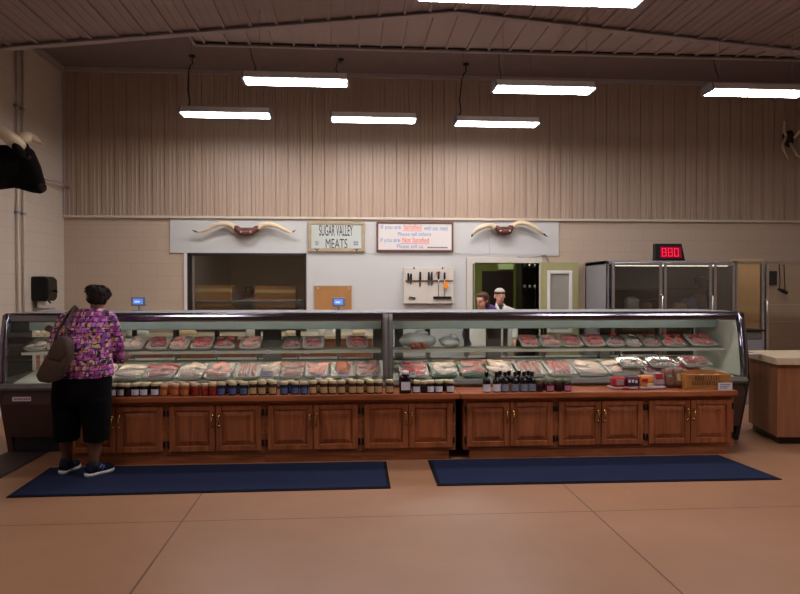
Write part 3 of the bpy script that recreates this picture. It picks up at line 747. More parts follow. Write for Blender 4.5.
# ================================================================== GOODS IN THE CASES
KIND = {
 'red': ('red', 'bright red beef steaks'), 'dred': ('dark_red', 'dark red beef'), 'pink': ('pink', 'pink pork chops'), 'pale': ('pale', 'pale poultry pieces'),
 'ham': ('ham', 'brown glazed ham'), 'saus': ('sausage', 'links of sausage'), 'bacon': ('bacon', 'striped bacon slices'), 'white': ('pale', 'whitish wrapped cuts'), 'mixed': ('sausage', 'mixed brown cuts')}
def tray(loc, w, d, kind, label, group, tilt, seed, green=False, h=.035):
    R = random.Random(seed)
    T = thing('meat_tray', label, 'meat tray', loc, group, (tilt, 0, R.uniform(-.02, .02)), True)
    # foam tray: rounded shallow dish
    b = MB(); rings = []
    def rr(w, d, z, r=.03):
        P = []
        for cx, cy, a0 in ((w / 2 - r, d / 2 - r, 0), (-w / 2 + r, d / 2 - r, 90), (-w / 2 + r, -d / 2 + r, 180), (w / 2 - r, -d / 2 + r, 270)):
            for k in range(4):
                a = math.radians(a0 + 30 * k); P.append((cx + r * math.cos(a), cy + r * math.sin(a), z))
        return b.verts(P)
    b.ring_bridge([rr(w - .05, d - .05, 0), rr(w, d, h), rr(w - .012, d - .012, h), rr(w - .05, d - .05, .012)])
    b.build('foam_tray', M['traygreen'] if green else M['tray'], T, False)
    b = MB(); iw, idp = w - .075, d - .065
    if kind in ('saus', 'bacon'):
        n = max(3, int(iw / .05))
        for i in range(n):
            x = -iw / 2 + (i + .5) * iw / n
            b.tube([(x + R.uniform(-.01, .01), -idp / 2 + .01, .03), (x, -idp / 4, .04), (x + R.uniform(-.01, .01), idp / 4, .042), (x, idp / 2 - .01, .03)], [.012, .024, .024, .012], 8)
    elif kind == 'ham':
        b.ball((0, 0, .045), (iw * .46, idp * .46, .05), None, 18, 10)
    else:
        n = max(2, round(iw / .12))
        for i in range(n):
            for j in range(2):
                b.ball((-iw / 2 + (i + .5) * iw / n + R.uniform(-.012, .012), (-.25 + .5 * j) * idp + R.uniform(-.01, .01), .035 + R.uniform(0, .012)), (iw / n * .55, idp * .30, R.uniform(.018, .028)), (R.uniform(-.15, .15), R.uniform(-.15, .15), R.uniform(0, 3)), 12, 8)
    b.jitter(.007, 22, seed).build('meat', M[KIND[kind][0]], T, True)
    hh = .062 if kind in ('ham', 'white') else .058
    b = MB(); b.grid(lambda u, v: (w * (u - .5), d * (v - .5), h + .001 + (hh - h + .004) * (1 - abs(2 * u - 1) ** 4) * (1 - abs(2 * v - 1) ** 4) + .0025 * math.sin(31 * u + 17 * v + seed)), 10, 8)
    b.build('plastic_wrap', M['wrap'], T, True)
    return T
def span(x0, x1, y, Y): return at(x0, y, Y).x, at(x1, y, Y).x
SHZ = .969
def shelf_row(items, side, Y, grp):
    for i, (x0, x1, k) in enumerate(items):
        a, b = span(x0, x1, 346, Y)
        tray(((a + b) / 2, Y, SHZ + .052), (b - a) * .95, .27, k, 'wrapped tray of %s, %s from left on the %s case upper shelf' % (KIND[k][1], ORD[i], side), grp, math.radians(22), i * 7 + len(side))
shelf_row([(27, 50, 'white'), (72, 105, 'pale'), (107, 147, 'pale'), (148, 171, 'dred'), (171.5, 191, 'pink'), (192, 214, 'red'), (214.5, 237, 'red'), (240, 262, 'pink'), (282, 302, 'dred'), (302.5, 325, 'dred'), (346, 368, 'red')], 'left', 7.38, 'trays on the left upper shelf')
shelf_row([(518, 538, 'red'), (538.5, 559, 'pink'), (560, 581, 'red'), (581.5, 603, 'red'), (603.5, 622, 'dred'), (622.5, 639, 'pale'), (640, 658, 'dred'), (659, 684, 'red'), (686, 714, 'red')], 'right', 7.38, 'trays on the right upper shelf')
def deck_z(Y): return .665 + (Y - 6.91) * .11 / .84
def deck_row(items, side, Y, grp):
    for i, (x0, x1, k, gr) in enumerate(items):
        a, b = span(x0, x1, 372, Y)
        tray(((a + b) / 2, Y, deck_z(Y) + .038), (b - a) * .95, .42, k, '%s tray of %s, %s from left on the %s case lower deck' % ('green' if gr else 'white', KIND[k][1], ORD[i], side), grp, math.radians(14), i * 11 + 3 + len(side), gr, .04)
deck_row([(66, 116, 'pale', 0), (117, 146, 'pale', 0), (147, 178, 'dred', 0), (179, 206, 'white', 0), (206.5, 234, 'pink', 0), (234.5, 262, 'saus', 0), (263, 281, 'pale', 0), (281.5, 304, 'mixed', 0), (305, 329, 'pink', 0), (330, 356, 'ham', 0), (356.5, 380, 'pink', 0)], 'left', 7.22, 'trays on the left lower deck')
deck_row([(398, 428, 'red', 0), (429, 457, 'white', 1), (458, 485, 'mixed', 1), (486, 513, 'white', 0), (514, 543, 'saus', 0), (544, 572, 'bacon', 0), (572.5, 602, 'pale', 0), (602.5, 634, 'pale', 0), (635, 665, 'dred', 0), (665.5, 697, 'dred', 0)], 'right', 7.22, 'trays on the right lower deck')
# pink paper strip of sliced meat at the back of the right deck
a, b_ = span(431, 512, 364, 7.62)
q = thing('sliced_meat_row', 'long speckled pink row of sliced meat along the back of the right case deck', 'meat', ((a + b_) / 2, 7.6, deck_z(7.6)))
b = MB()
for i in range(34):
    x = a + (b_ - a) * i / 33; b.ball((x, 7.55, deck_z(7.55) + .045), (.022, .06, .034), (.4, 0, .2), 10, 6)
b.jitter(.005, 25, 3).build('slices', M['pink'], q, True); box('tray_base', (a - .03, 7.47, deck_z(7.6) + .004), (b_ + .03, 7.63, deck_z(7.6) + .014), M['tray'], q)
# upper stacked packs at the right of the lower deck
for i, (x0, x1, k) in enumerate([(607, 634, 'pale'), (636, 664, 'bacon'), (668, 696, 'dred')]):
    a, b = span(x0, x1, 364, 7.4)
    tray(((a + b) / 2, 7.12, deck_z(7.12) + .115), (b - a) * .94, .24, k, 'tray of %s stacked on the right lower trays, %s of three' % (KIND[k][1], ORD[i]), 'stacked trays in the right case', math.radians(16), 90 + i)
# bags of produce-like packs on the right shelf
def bag(x0, x1, yb, yt, Y, label, inner, seed, zb=None):
    a, b_ = span(x0, x1, yb, Y); z0 = zb if zb is not None else SHZ; z1 = at(x0, yt, Y).z
    T = thing('plastic_bag', label, 'bag', ((a + b_) / 2, Y, z0), 'clear bags on the upper shelf')
    m = MB(); m.ball(((a + b_) / 2, Y, z0 + (z1 - z0) * .45), ((b_ - a) * .5, .13, (z1 - z0) * .45), None, 22, 14)
    m.ball(((a + b_) / 2 + .04, Y, z1 - .03), ((b_ - a) * .2, .05, .04), None, 12, 8)
    m.jitter(.02, 11, seed)
    for v in m.bm.verts: v.co.z = max(v.co.z, z0 + .001)
    m.build('bag_film', M['bag'], T, True)
    m = MB(); R = random.Random(seed)
    for i in range(7): m.ball(((a + b_) / 2 + R.uniform(-.3, .3) * (b_ - a), Y + R.uniform(-.05, .04), z0 + .04 + R.uniform(0, .4) * (z1 - z0)), (R.uniform(.03, .05),) * 2 + (R.uniform(.025, .04),), None, 10, 7)
    m.jitter(.01, 20, seed)
    for v in m.bm.verts: v.co.z = max(v.co.z, z0 + .002)
    m.build('contents', M[inner], T, True)
bag(399, 437, 349, 331, 7.42, 'large clear plastic bag with white crumpled contents at the left of the right upper shelf', 'ice', 1)
bag(438, 460, 349, 335, 7.45, 'smaller clear bag right of the large one on the right upper shelf', 'ice', 2)
m = thing('sausage_pile', 'small pile of brown red cuts leaning on the large clear bag', 'meat', (at(418, 346, 7.24).x, 7.25, SHZ))
b = MB()
for i in range(6): b.ball((at(413 + 2.4 * i, 345, 7.25).x, 7.25 + .015 * (i % 2), SHZ + .028 + .03 * (i % 3 == 1)), (.028, .03, .025), None, 10, 7)
b.jitter(.006, 30, 4).build('pieces', M['ham'], m, True)
# work counter against the back wall, seen through the case
ca, cb = at(100, 337, 10.2).x, at(374, 337, 10.2).x
zc_ = at(240, 336, 10.1).z
T = thing('work_counter', 'long work counter with cream top and brown front behind the left case', 'counter', ((ca + cb) / 2, 10.5, 0))
box('top', (ca, 10.1, zc_ - .05), (cb, 10.95, zc_), M['cream'], T, .005); box('front', (ca + .03, 10.14, .1), (cb - .03, 10.94, zc_ - .05), M['laminate'], T); box('toe_kick', (ca + .06, 10.2, 0), (cb - .06, 10.94, .1), M['darkframe'], T)
for i, (x0, x1, yt, c, l) in enumerate([(124, 147, 331, 'ice', 'clear crumpled pack'), (172, 195, 330.5, 'lid_cloth', 'tan wrapped loaf'), (245, 258, 329, 'lid_white', 'white tub'), (285, 300, 331, 'cream', 'cream wrapped slab'), (318, 326, 328, 'white', 'white box'), (331, 338, 328.5, 'white', 'white carton'), (352, 366, 331, 'lid_cloth', 'tan bread loaf')]):
    xa, xb = span(x0, x1, 346, 10.2)
    b = MB().loft([((xa + xb) / 2, 10.3, zc_, (xb - xa) * .46, .08), ((xa + xb) / 2, 10.3, zc_ + (at(x0, yt, 10.2).z - zc_) * .7, (xb - xa) * .5, .09), ((xa + xb) / 2, 10.3, at(x0, yt, 10.2).z, (xb - xa) * .42, .07)], 18, .5)
    q = b.jitter(.008, 8, i).build('wrapped_pack', M[c], None, True)
    tag(q, '%s on the work counter behind the left case' % l, 'package', 'packs on the work counter')
# price tags on shelf edges and on the deck
def price(x, y, Y, label, w=.05, h=.035):
    p = at(x, y, Y); T = thing('price_tag', label, 'price tag', (p.x, Y, p.z - h / 2), 'price tags in the cases')
    box('card', (p.x - w / 2, Y, p.z - h / 2), (p.x + w / 2, Y + .003, p.z + h / 2), M['card'], T)
    b = MB()
    for k in range(3): b.box((p.x - w * .3 + k * w * .22, Y - .0012, p.z - h * .2), (p.x - w * .16 + k * w * .22, Y, p.z + h * .2))
    b.build('print', M['lab_grey'], T)
for i, x in enumerate((214, 248, 268, 307)): price(x, 352, 7.198, 'small white price tag on the left upper shelf edge, %s from left' % ORD[i])
for i, (x, y) in enumerate(((318, 376), (345, 377), (369, 375.5), (413, 374))): price(x, y, 7.0, 'small white price tag standing before the lower trays, %s from left' % ORD[i], .06, .045)
p = at(267, 375.5, 6.99)
T = thing('price_sign', 'larger white price sign standing on the left lower deck', 'price sign', (p.x, 6.99, p.z - .06))
box('card', (p.x - .065, 6.985, p.z - .055), (p.x + .065, 6.99, p.z + .05), M['card'], T)
b = MB()
for k in range(4): b.box((p.x - .05, 6.984, p.z + .03 - k * .022), (p.x + .045 - .02 * (k % 2), 6.985, p.z + .038 - k * .022))
b.build('print', M['lab_grey'], T)

# ================================================================== JARS AND BOTTLES ON THE COUNTERTOPS
JY = 6.47
def jar_proto(nm, r, h, body, lid, lab, label, grp, lidr=1.02, lab0=.1, lab1=.54, wrap=False):
    T = thing(nm, label, 'jar', (0, 0, 0), grp)
    MB().lathe([(r * .9, 0), (r, .004), (r, h * .70), (r * .93, h * .76), (r * .84, h * .79)], (0, 0, 0), 16).build('jar_body', M[body], T, True)
    MB().lathe([(r * lidr * .88, h * .79), (r * lidr * .9, h * .80), (r * lidr * .9, h * .97), (r * lidr * .84, h), (.002, h)], (0, 0, 0), 16).build('lid', M[lid], T, True)
    b = MB()
    b.grid(lambda u, v: ((r + .0012) * math.sin((u - .5) * 1.9), -(r + .0012) * math.cos((u - .5) * 1.9), h * (lab0 + (lab1 - lab0) * v)), 10, 1)
    b.build('label', M[lab], T, True)
    return T
specs = {
 'dw': ((.040, .118, 'jar_dark', 'lid_gold', 'lab_white'), 'dark preserve jar with white label'),
 'dn': ((.038, .112, 'jar_dark', 'lid_gold', 'jar_dark'), 'dark preserve jar turned label away'),
 'or': ((.040, .110, 'jar_orange', 'lid_cloth', 'lab_orange'), 'orange jar with tan lid'),
 'rd': ((.039, .110, 'jar_red', 'lid_cloth', 'jar_red'), 'red jar with tan lid'),
 'bl': ((.040, .120, 'jar_blue', 'lid_gold', 'lab_blue'), 'blue labelled jar with gold lid'),
 'tn': ((.040, .128, 'jar_tan', 'lid_gold', 'lab_tan'), 'brown pickle jar with tan label'),
 'mr': ((.041, .108, 'jar_maroon', 'lid_green', 'lab_pink'), 'maroon jar with pinkish label'),
 'mg': ((.040, .112, 'jar_maroon', 'lid_green', 'jar_dark'), 'dark jar with green lid'),
}
proto = {}
cnt = {}
def jar(k, x, where, Y=JY):
    x += ((x * 7.3) % 2) - 1; p = at(x, 393, Y); cnt[(k, where)] = cnt.get((k, where), 0) + 1
    sp, l = specs[k]
    lab = '%s %s from left, %s' % (ORD[cnt[(k, where)] - 1], l, where)
    if k not in proto:
        proto[k] = jar_proto('preserve_jar', *sp, lab, 'jars on the countertops'); proto[k].location = (p.x, Y, ZT)
    else: copy_thing(proto[k], (p.x, Y, ZT), lab)
row = [(104, 'dw'), (113.5, 'dw'), (122, 'dw'), (128.5, 'dn'), (136, 'dw'), (144.5, 'dw'), (155, 'dw'), (164.7, 'or'), (174.5, 'or'), (185.3, 'or'), (195, 'rd'), (205.5, 'rd'), (213.5, 'rd'),
       (222, 'bl'), (232.5, 'bl'), (243, 'bl'), (254, 'tn'), (262.8, 'tn'), (273, 'tn'), (284, 'bl'), (294.7, 'bl'), (303, 'bl'), (313, 'tn'), (323, 'tn'), (331.5, 'tn'), (341.5, 'tn'), (351.5, 'tn'), (360.6, 'tn'), (370.3, 'tn'), (379.2, 'tn'), (389, 'tn')]
for x, k in row: jar(k, x, 'left counter front row')
for x, k in ((136, 'dn'), (144, 'dn'), (155, 'dn'), (168, 'or'), (179, 'or'), (189, 'rd'), (209, 'rd'), (227, 'bl'), (237, 'bl'), (258, 'tn'), (268, 'tn'), (288, 'bl'), (317, 'tn'), (327, 'tn'), (346, 'tn'), (365, 'tn')): jar(k, x + 3, 'left counter rear row', JY + .11)
for x, k in ((417, 'dw'), (425, 'dn'), (431, 'dw'), (439, 'dw'), (450, 'dw'), (445, 'dn')): jar(k, x, 'right end of left counter', JY if x not in (445,) else JY + .1)
# the big dark jug with white label
p = at(405, 393, JY); zt = at(405, 370.5, JY).z
T = thing('syrup_jug', 'tall dark square jug with a pale cap and white label on the left countertop', 'jug', (p.x, JY, ZT))
b = MB(); H = zt - ZT
b.loft([(p.x, JY, ZT, .052, .045), (p.x, JY, ZT + .006, .056, .05), (p.x, JY, ZT + H * .68, .056, .05), (p.x, JY, ZT + H * .8, .034, .032), (p.x, JY, ZT + H * .86, .03, .03)], 20, .55); b.build('jug_body', M['jar_dark'], T, True)
MB().lathe([(.036, ZT + H * .84), (.038, ZT + H * .85), (.036, ZT + H * .98), (.02, ZT + H)], (p.x, JY, 0), 14).build('cap', M['lid_white'], T, True)
box('label', (p.x - .04, JY - .052, ZT + H * .16), (p.x + .044, JY - .0495, ZT + H * .52), M['lab_white'], T)
b = MB().tube([(p.x + .055, JY, ZT + H * .70), (p.x + .075, JY, ZT + H * .62), (p.x + .07, JY, ZT + H * .4), (p.x + .055, JY, ZT + H * .34)], .009, 8); b.build('handle', M['jar_dark'], T, True)
# dark bottles on the right countertop
def bottle_proto(lab, label, h=.19, r=.038):
    T = thing('sauce_bottle', label, 'bottle', (0, 0, 0), 'dark bottles on the right countertop')
    MB().lathe([(r * .9, 0), (r, .004), (r, h * .52), (r * .85, h * .62), (r * .42, h * .74), (r * .40, h * .84)], (0, 0, 0), 16).build('bottle_body', M['bottle'], T, True)
    MB().lathe([(r * .50, h * .82), (r * .50, h * .985), (r * .44, h), (.002, h)], (0, 0, 0), 14).build('cap', M['black'], T, True)
    MB().grid(lambda u, v: ((r + .0012) * math.sin((u - .5) * 2.8), -(r + .0012) * math.cos((u - .5) * 2.8), h * (.05 + .36 * v)), 10, 1).build('label', M[lab], T, True)
    return T
bp = {}
bn = {}
for x, k, dy in ((486.5, 'lab_white', 0), (496.5, 'lab_white', 0), (505, 'lab_grey', 0), (515, 'lab_grey', .0), (524, 'lab_grey', 0), (532, 'lab_grey', 0), (500, 'lab_orange', .09), (509, 'lab_orange', .09), (519, 'lab_orange', .09), (528, 'lab_orange', .09)):
    p = at(x, 391, JY + dy); bn[k] = bn.get(k, 0) + 1
    l = {'lab_white': 'dark sauce bottle with white label at the left of the bottle group, %s of two', 'lab_grey': 'dark bottle with blue-grey label in the front row, %s from left', 'lab_orange': 'dark bottle with orange shoulder label in the back row, %s from left'}[k] % ORD[bn[k] - 1]
    if k not in bp: bp[k] = bottle_proto(k, l); bp[k].location = (p.x, JY + dy, ZT)
    else: copy_thing(bp[k], (p.x, JY + dy, ZT), l)
for x, k in ((540, 'mg'), (549, 'mr'), (558.5, 'mg'), (567.5, 'mr')): jar(k, x, 'right counter front row')
for x, k in ((544, 'mg'), (553, 'mg'), (563, 'mg')): jar(k, x, 'right counter rear row', JY + .1)
# packages piled on the right countertop
def pack(x0, x1, y0, y1, Y, dep, m, label, marks, tilt=0, grp='packages on the right countertop', zb=None):
    a = at(x0, y1, Y); c = at(x1, y0, Y); zb = a.z if zb is None else zb
    T = thing('meat_package', label, 'package', ((a.x + c.x) / 2, Y, zb), grp, (tilt, 0, 0), True)
    w, h = (c.x - a.x) / 2, c.z - a.z
    b = MB(); b.loft([(0, dep / 2, 0, w * .96, dep / 2 * .9), (0, dep / 2, h * .15, w, dep / 2), (0, dep / 2, h * .85, w, dep / 2), (0, dep / 2, h, w * .95, dep / 2 * .85)], 24, .35)
    b.jitter(.004, 18, x0).build('wrapper', M[m], T, True)
    for mm, u0, u1, v0, v1 in marks:
        MB().box((w * (2 * u0 - 1), -.006, h * v0), (w * (2 * u1 - 1), .004, h * v1)).build('print', M[mm], T, False, .002)
pack(613, 640, 388.3, 391.3, 6.50, .2, 'pkg_white', 'flat pinkish white package lying at the bottom front of the pile', [('pkg_red', .35, .6, .15, .8)], 0, zb=ZT)
pack(640.5, 668, 388.3, 391.3, 6.50, .2, 'pkg_white', 'flat white package lying under the orange one', [('lab_grey', .1, .5, .2, .6)], 0, zb=ZT)
pack(614, 626, 377.5, 388.2, 6.53, .12, 'pkg_red', 'red package with a white printed square at the left of the pile', [('pkg_white', .2, .8, .3, .8)])
pack(626.5, 640, 377, 388.2, 6.53, .12, 'pkg_purple', 'dark purple package with white print in the middle of the pile', [('card', .15, .30, .5, .75), ('card', .4, .55, .5, .75), ('card', .65, .8, .45, .7)])
pack(640.5, 654.5, 376, 388.2, 6.53, .12, 'pkg_orange', 'orange and yellow printed package in the pile right of the purple one', [('pkg_red', .1, .5, .5, .8), ('lid_gold', .5, .9, .1, .4)])
pack(655, 666, 377.5, 390.5, 6.60, .1, 'pkg_white', 'tilted white edged package leaning at the right of the pile', [('pkg_red', .1, .8, .5, .9)], math.radians(-14), zb=ZT + .025)
pack(667, 675.5, 373, 391, 6.58, .12, 'pkg_brown', 'brown mottled package leaning beside the pile', [('pkg_white', .2, .7, .5, .6)], math.radians(-10), zb=ZT + .022)
pack(676, 685, 373, 391, 6.56, .12, 'pkg_brown', 'brown mottled package next to the wooden crate', [('lab_tan', .2, .6, .3, .7)], math.radians(-10), zb=ZT + .022)
# wooden crate
a = at(687, 391, 6.46); c = at(733.5, 374.5, 6.46)
X0, X1, Z1 = a.x, c.x - .02, c.z; Yc = 6.46; dp = .30
T = thing('wooden_crate', 'open wooden crate with dark stamped lettering at the right end of the countertop', 'crate', ((X0 + X1) / 2, Yc + dp / 2, ZT))
box('front_board', (X0, Yc, ZT), (X1, Yc + .015, Z1), M['crate'], T, .003); box('back_board', (X0, Yc + dp - .015, ZT), (X1, Yc + dp, Z1 + .01), M['crate'], T, .003)
for x in (X0, X1 - .015): box('side_board', (x, Yc + .015, ZT), (x + .015, Yc + dp - .015, Z1 + .005), M['crate'], T, .003)
box('bottom_board', (X0 + .015, Yc + .015, ZT + .001), (X1 - .015, Yc + dp - .015, ZT + .012), M['crate'], T)
b = MB(); R = random.Random(5)
cx = (X0 + X1) / 2 - .02; hh = Z1 - ZT
for row, (n, w0, z0, z1) in enumerate(((10, .115, .62, .90), (13, .145, .30, .56))):
    for i in range(n):
        x = cx - w0 + 2 * w0 * i / (n - 1); k = R.choice('IVOLX')
        za, zb = ZT + hh * z0, ZT + hh * z1
        if k in 'IL': b.box((x - .003, Yc - .0015, za), (x + .003, Yc, zb))
        if k == 'L': b.box((x, Yc - .0015, za), (x + .012, Yc, za + .007))
        if k in 'VX':
            b.box((x - .003, Yc - .0015, za), (x + .003, Yc, zb), (0, .25, 0)); b.box((x - .003, Yc - .0016, za), (x + .003, Yc, zb), (0, -.25, 0))
        if k == 'O':
            for s in (-.007, .007): b.box((x + s - .0025, Yc - .0015, za), (x + s + .0025, Yc, zb))
            for z in (za, zb - .006): b.box((x - .009, Yc - .0015, z), (x + .009, Yc, z + .006))
b.build('stamped_lettering', M['ink_black'], T)
for i in range(5):
    x = X0 + .07 + i * (X1 - X0 - .12) / 4.4
    q = MB().ball((x, Yc + .13 + .03 * (i % 2), Z1 - .055), (.045, .08, .045), (0, 0, .4 * i), 14, 9).jitter(.006, 20, i).build('paper_pack', M[('pkg_brown', 'dark_red', 'lid_cloth', 'pkg_brown', 'pink')[i]], None, True)
    tag(q, 'small wrapped pack inside the wooden crate, %s from left' % ORD[i], 'package', 'packs in the wooden crate')
p = at(719, 390.3, 6.40); q = at(733.2, 382.8, 6.40)
T = thing('price_card', 'white printed card standing before the wooden crate', 'card', ((p.x + q.x) / 2, 6.42, ZT))
box('card', (p.x, 6.415, ZT), (q.x, 6.419, q.z), M['card'], T)
b = MB()
for i in range(3): b.box((p.x + .02, 6.4138, q.z - .022 - i * .017), (q.x - .02 - .015 * i, 6.415, q.z - .014 - i * .017))
b.build('print', M['lab_grey'], T)
# ================================================================== THINGS ON THE BACK WALL
def px(x, y, Y): return at(x, y, Y)
# sign SUGAR VALLEY MEATS
a = px(308, 251.5, 10.95); c = px(365, 221.5, 10.95)
T = thing('shop_sign', 'wood framed glass sign with black lettering between the horns and the whiteboard', 'sign', ((a.x + c.x) / 2, 10.95, a.z))
x0, x1, z0, z1 = a.x, c.x, a.z, c.z; f = .055; YS_ = 10.94
b = MB(); b.box((x0, YS_, z0), (x1, YS_ + .035, z0 + f)); b.box((x0, YS_, z1 - f), (x1, YS_ + .035, z1)); b.box((x0, YS_, z0 + f), (x0 + f, YS_ + .035, z1 - f)); b.box((x1 - f, YS_, z0 + f), (x1, YS_ + .035, z1 - f))
b.build('sign_frame', M['signwood'], T, False, .006)
box('sign_face', (x0 + f * .9, YS_ + .012, z0 + f * .9), (x1 - f * .9, YS_ + .03, z1 - f * .9), M['signface'], T)
xm = (x0 + x1) / 2
def fit_text(b, body, cx, cz, width, height, Y, bold=0):
    t = MB().text(body, 1, Matrix.Identity(4), .002, 1, 'CENTER', bold)
    xs = [v.co.x for v in t.bm.verts]; ys = [v.co.y for v in t.bm.verts]
    sx, sy = width / (max(xs) - min(xs)), height / (max(ys) - min(ys)); mx, my = (max(xs) + min(xs)) / 2, (max(ys) + min(ys)) / 2
    me = t.mesh('t'); me.transform(face_front(cx, Y, cz) @ Matrix.Diagonal((sx, sy, 1, 1)) @ Matrix.Translation((-mx, -my, 0)))
    b.bm.from_mesh(me); bpy.data.meshes.remove(me)
H = z1 - z0
b = MB(); fit_text(b, 'SUGAR VALLEY', px(336, 230, 10.95).x, px(336, 230.5, 10.95).z, .53, .172, YS_ + .012, .004)
fit_text(b, 'MEATS', px(336.5, 243.5, 10.95).x, px(336.5, 243.7, 10.95).z, .34, .155, YS_ + .012); b.build('lettering', M['ink_black'], T)
for x, y, ww in ((317, 243, .05), (356, 243.2, .075)):
    p = px(x, y, 10.95); b = MB()
    for i in range(2):
        for k in range(3): b.box((p.x - ww / 2 + k * ww / 3, YS_ + .0095, p.z - .035 + i * .036), (p.x - ww / 2 + k * ww / 3 + ww / 4, YS_ + .012, p.z - .006 + i * .036))
    b.build('small_print', M['lab_grey'], T)
b = MB()
for x in (317, 356.5):
    p = px(x, 250.4, 10.95)
    b.prism([(p.x - .012, YS_ - .004, p.z + .02), (p.x + .012, YS_ - .004, p.z + .02), (p.x + .005, YS_ - .004, p.z - .024), (p.x - .005, YS_ - .004, p.z - .024)], (0, .004, 0))
    for s in (-1, 1): b.prism([(p.x + s * .01, YS_ - .004, p.z + .008), (p.x + s * .034, YS_ - .004, p.z + .022), (p.x + s * .036, YS_ - .004, p.z + .034), (p.x + s * .01, YS_ - .004, p.z + .022)], (0, .004, 0))
b.build('steer_head_emblem', M['ink_black'], T)
# whiteboard message
a = px(376.5, 251.5, 10.95); c = px(453.5, 222, 10.95); x0, x1, z0, z1 = a.x, c.x, a.z, c.z; f = .03
T = thing('message_board', 'brown framed whiteboard with blue and red handwriting right of the wooden sign', 'whiteboard', ((x0 + x1) / 2, 10.95, z0))
b = MB(); b.box((x0, YS_, z0), (x1, YS_ + .035, z0 + f)); b.box((x0, YS_, z1 - f), (x1, YS_ + .035, z1)); b.box((x0, YS_, z0 + f), (x0 + f, YS_ + .035, z1 - f)); b.box((x1 - f, YS_, z0 + f), (x1, YS_ + .035, z1 - f))
b.build('board_frame', M['brownframe'], T, False, .004)
box('board_face', (x0 + f * .9, YS_ + .015, z0 + f * .9), (x1 - f * .9, YS_ + .03, z1 - f * .9), M['wbface'], T)
Yt = YS_ + .015
def seg(b, s, xa, xb, y, h, bold=.0):
    A, B = px(xa, y, 10.955), px(xb, y, 10.955); fit_text(b, s, (A.x + B.x) / 2, A.z, B.x - A.x, h, Yt, bold)
for q in (('If you are', 381, 401, 227.5, .085), ('with our meat', 424, 448, 228, .075), ('Please tell others', 398, 431, 234, .06), ('If you are', 380.5, 400, 240.5, .085), ('Please tell us.', 397, 424, 246.2, .06)):
    b = MB(); seg(b, *q); b.build('blue_writing', M['ink_blue'], T)
b = MB(); seg(b, 'Satisfied', 403.5, 421.5, 227, .08, .003); seg(b, 'Not Satisfied', 402.5, 429, 240, .08, .003)
for xa, xb, y in ((403, 422, 230.8), (400, 429, 243.6)):
    A, B = px(xa, y, 10.955), px(xb, y, 10.955); b.box((A.x, Yt - .002, A.z - .004), (B.x, Yt, A.z + .004))
b.build('red_writing', M['ink_red'], T)
b = MB(); A = px(427.5, 247.6, 10.955)
for i in range(11): b.box((A.x + i * .03, Yt - .002, A.z - .01), (A.x + .02 + i * .03, Yt, A.z + .012))
b.build('small_print', M['ink_black'], T)
# horns
def horns(name, label, pl, pr, wrap, m_wrap):
    # pl/pr: list of (x, y, radius px, out)
    cx, cy = wrap
    C = px(cx, cy, 10.88)
    T = thing(name, label, 'horns', (C.x, 10.95, C.z))
    box('mount', (C.x - .1, 10.9, C.z - .05), (C.x + .1, 10.975, C.z + .05), M['hornbase'], T, .02)
    for pts in (pl, pr):
        P = [px(x, y, 10.88 - o) for x, y, r, o in pts]; R_ = [r * .0157 for _, _, r, _ in pts]
        Q, RR = [], []
        for i in range(len(P) - 1):           # Catmull-Rom
            p0, p1, p2, p3 = P[max(i - 1, 0)], P[i], P[i + 1], P[min(i + 2, len(P) - 1)]
            for k in range(6):
                t = k / 6; Q.append(.5 * ((2 * p1) + (p2 - p0) * t + (2 * p0 - 5 * p1 + 4 * p2 - p3) * t * t + (3 * p1 - p0 - 3 * p2 + p3) * t ** 3)); RR.append(R_[i] * (1 - t) + R_[i + 1] * t)
        Q.append(P[-1]); RR.append(R_[-1])
        n = len(Q); k = int(n * .84)
        MB().tube(Q[:k + 1], RR[:k + 1], 14).build('horn', M['horn'], T, True); MB().tube(Q[k:], RR[k:], 14).build('horn_tip', M['horn_tip'], T, True)
    b = MB(); L, R = px(pl[0][0], pl[0][1], 10.87), px(pr[0][0], pr[0][1], 10.87)
    r0 = pl[0][2] * .0157
    b.tube([L + Vector((-.03, 0, .005)), L, C + Vector((-.08, -.02, -.03)), C + Vector((0, -.03, -.045)), C + Vector((.08, -.02, -.03)), R, R + Vector((.03, 0, .005))], [r0 * 1.05, r0 * 1.25, r0 * 1.3, r0 * 1.25, r0 * 1.3, r0 * 1.25, r0 * 1.05], 14)
    b.build('leather_wrap', M[m_wrap], T, True)
    b = MB()
    for s in (-.075, .075): b.ball((C.x + s, 10.88 - .09, C.z - .03), .014)
    for s in (-.19, .19): b.ball((C.x + s, 10.88 - .07, C.z + .03), .012)
    b.build('stud', M['lid_white'], T, True)
horns('longhorn_mount', 'long pale mounted cattle horns with brown leather wrap above the dark window', [(236.5, 228.5, 2.6, .0), (230, 225, 2.8, .0), (224, 223.6, 2.6, .02), (216, 225, 2.0, .03), (206, 230, 1.5, .03), (198, 232, 1.1, .02), (192.3, 230, .3, 0)],
      [(257, 228.5, 2.6, .0), (263, 225.3, 2.8, .0), (270, 224.6, 2.5, .02), (278, 226.6, 2.0, .03), (287, 231, 1.5, .03), (291.5, 232.4, 1.0, .02), (295.5, 230, .3, 0)], (246.5, 230.5), 'hornbase')
horns('longhorn_mount', 'mounted pale cattle horns with red brown wrap curving down above the open doorway', [(497, 228, 2.5, 0), (491, 225.6, 2.6, .0), (485, 226, 2.5, .02), (478, 229, 2.1, .03), (473.5, 233, 1.5, .03), (471.6, 236.8, .4, .02)],
      [(511, 227.5, 2.6, 0), (517, 223.6, 2.7, 0), (525, 223.2, 2.4, .02), (534, 227, 1.9, .03), (541, 232, 1.3, .03), (547.5, 236.6, .3, .02)], (504, 229.5), 'hornbase')
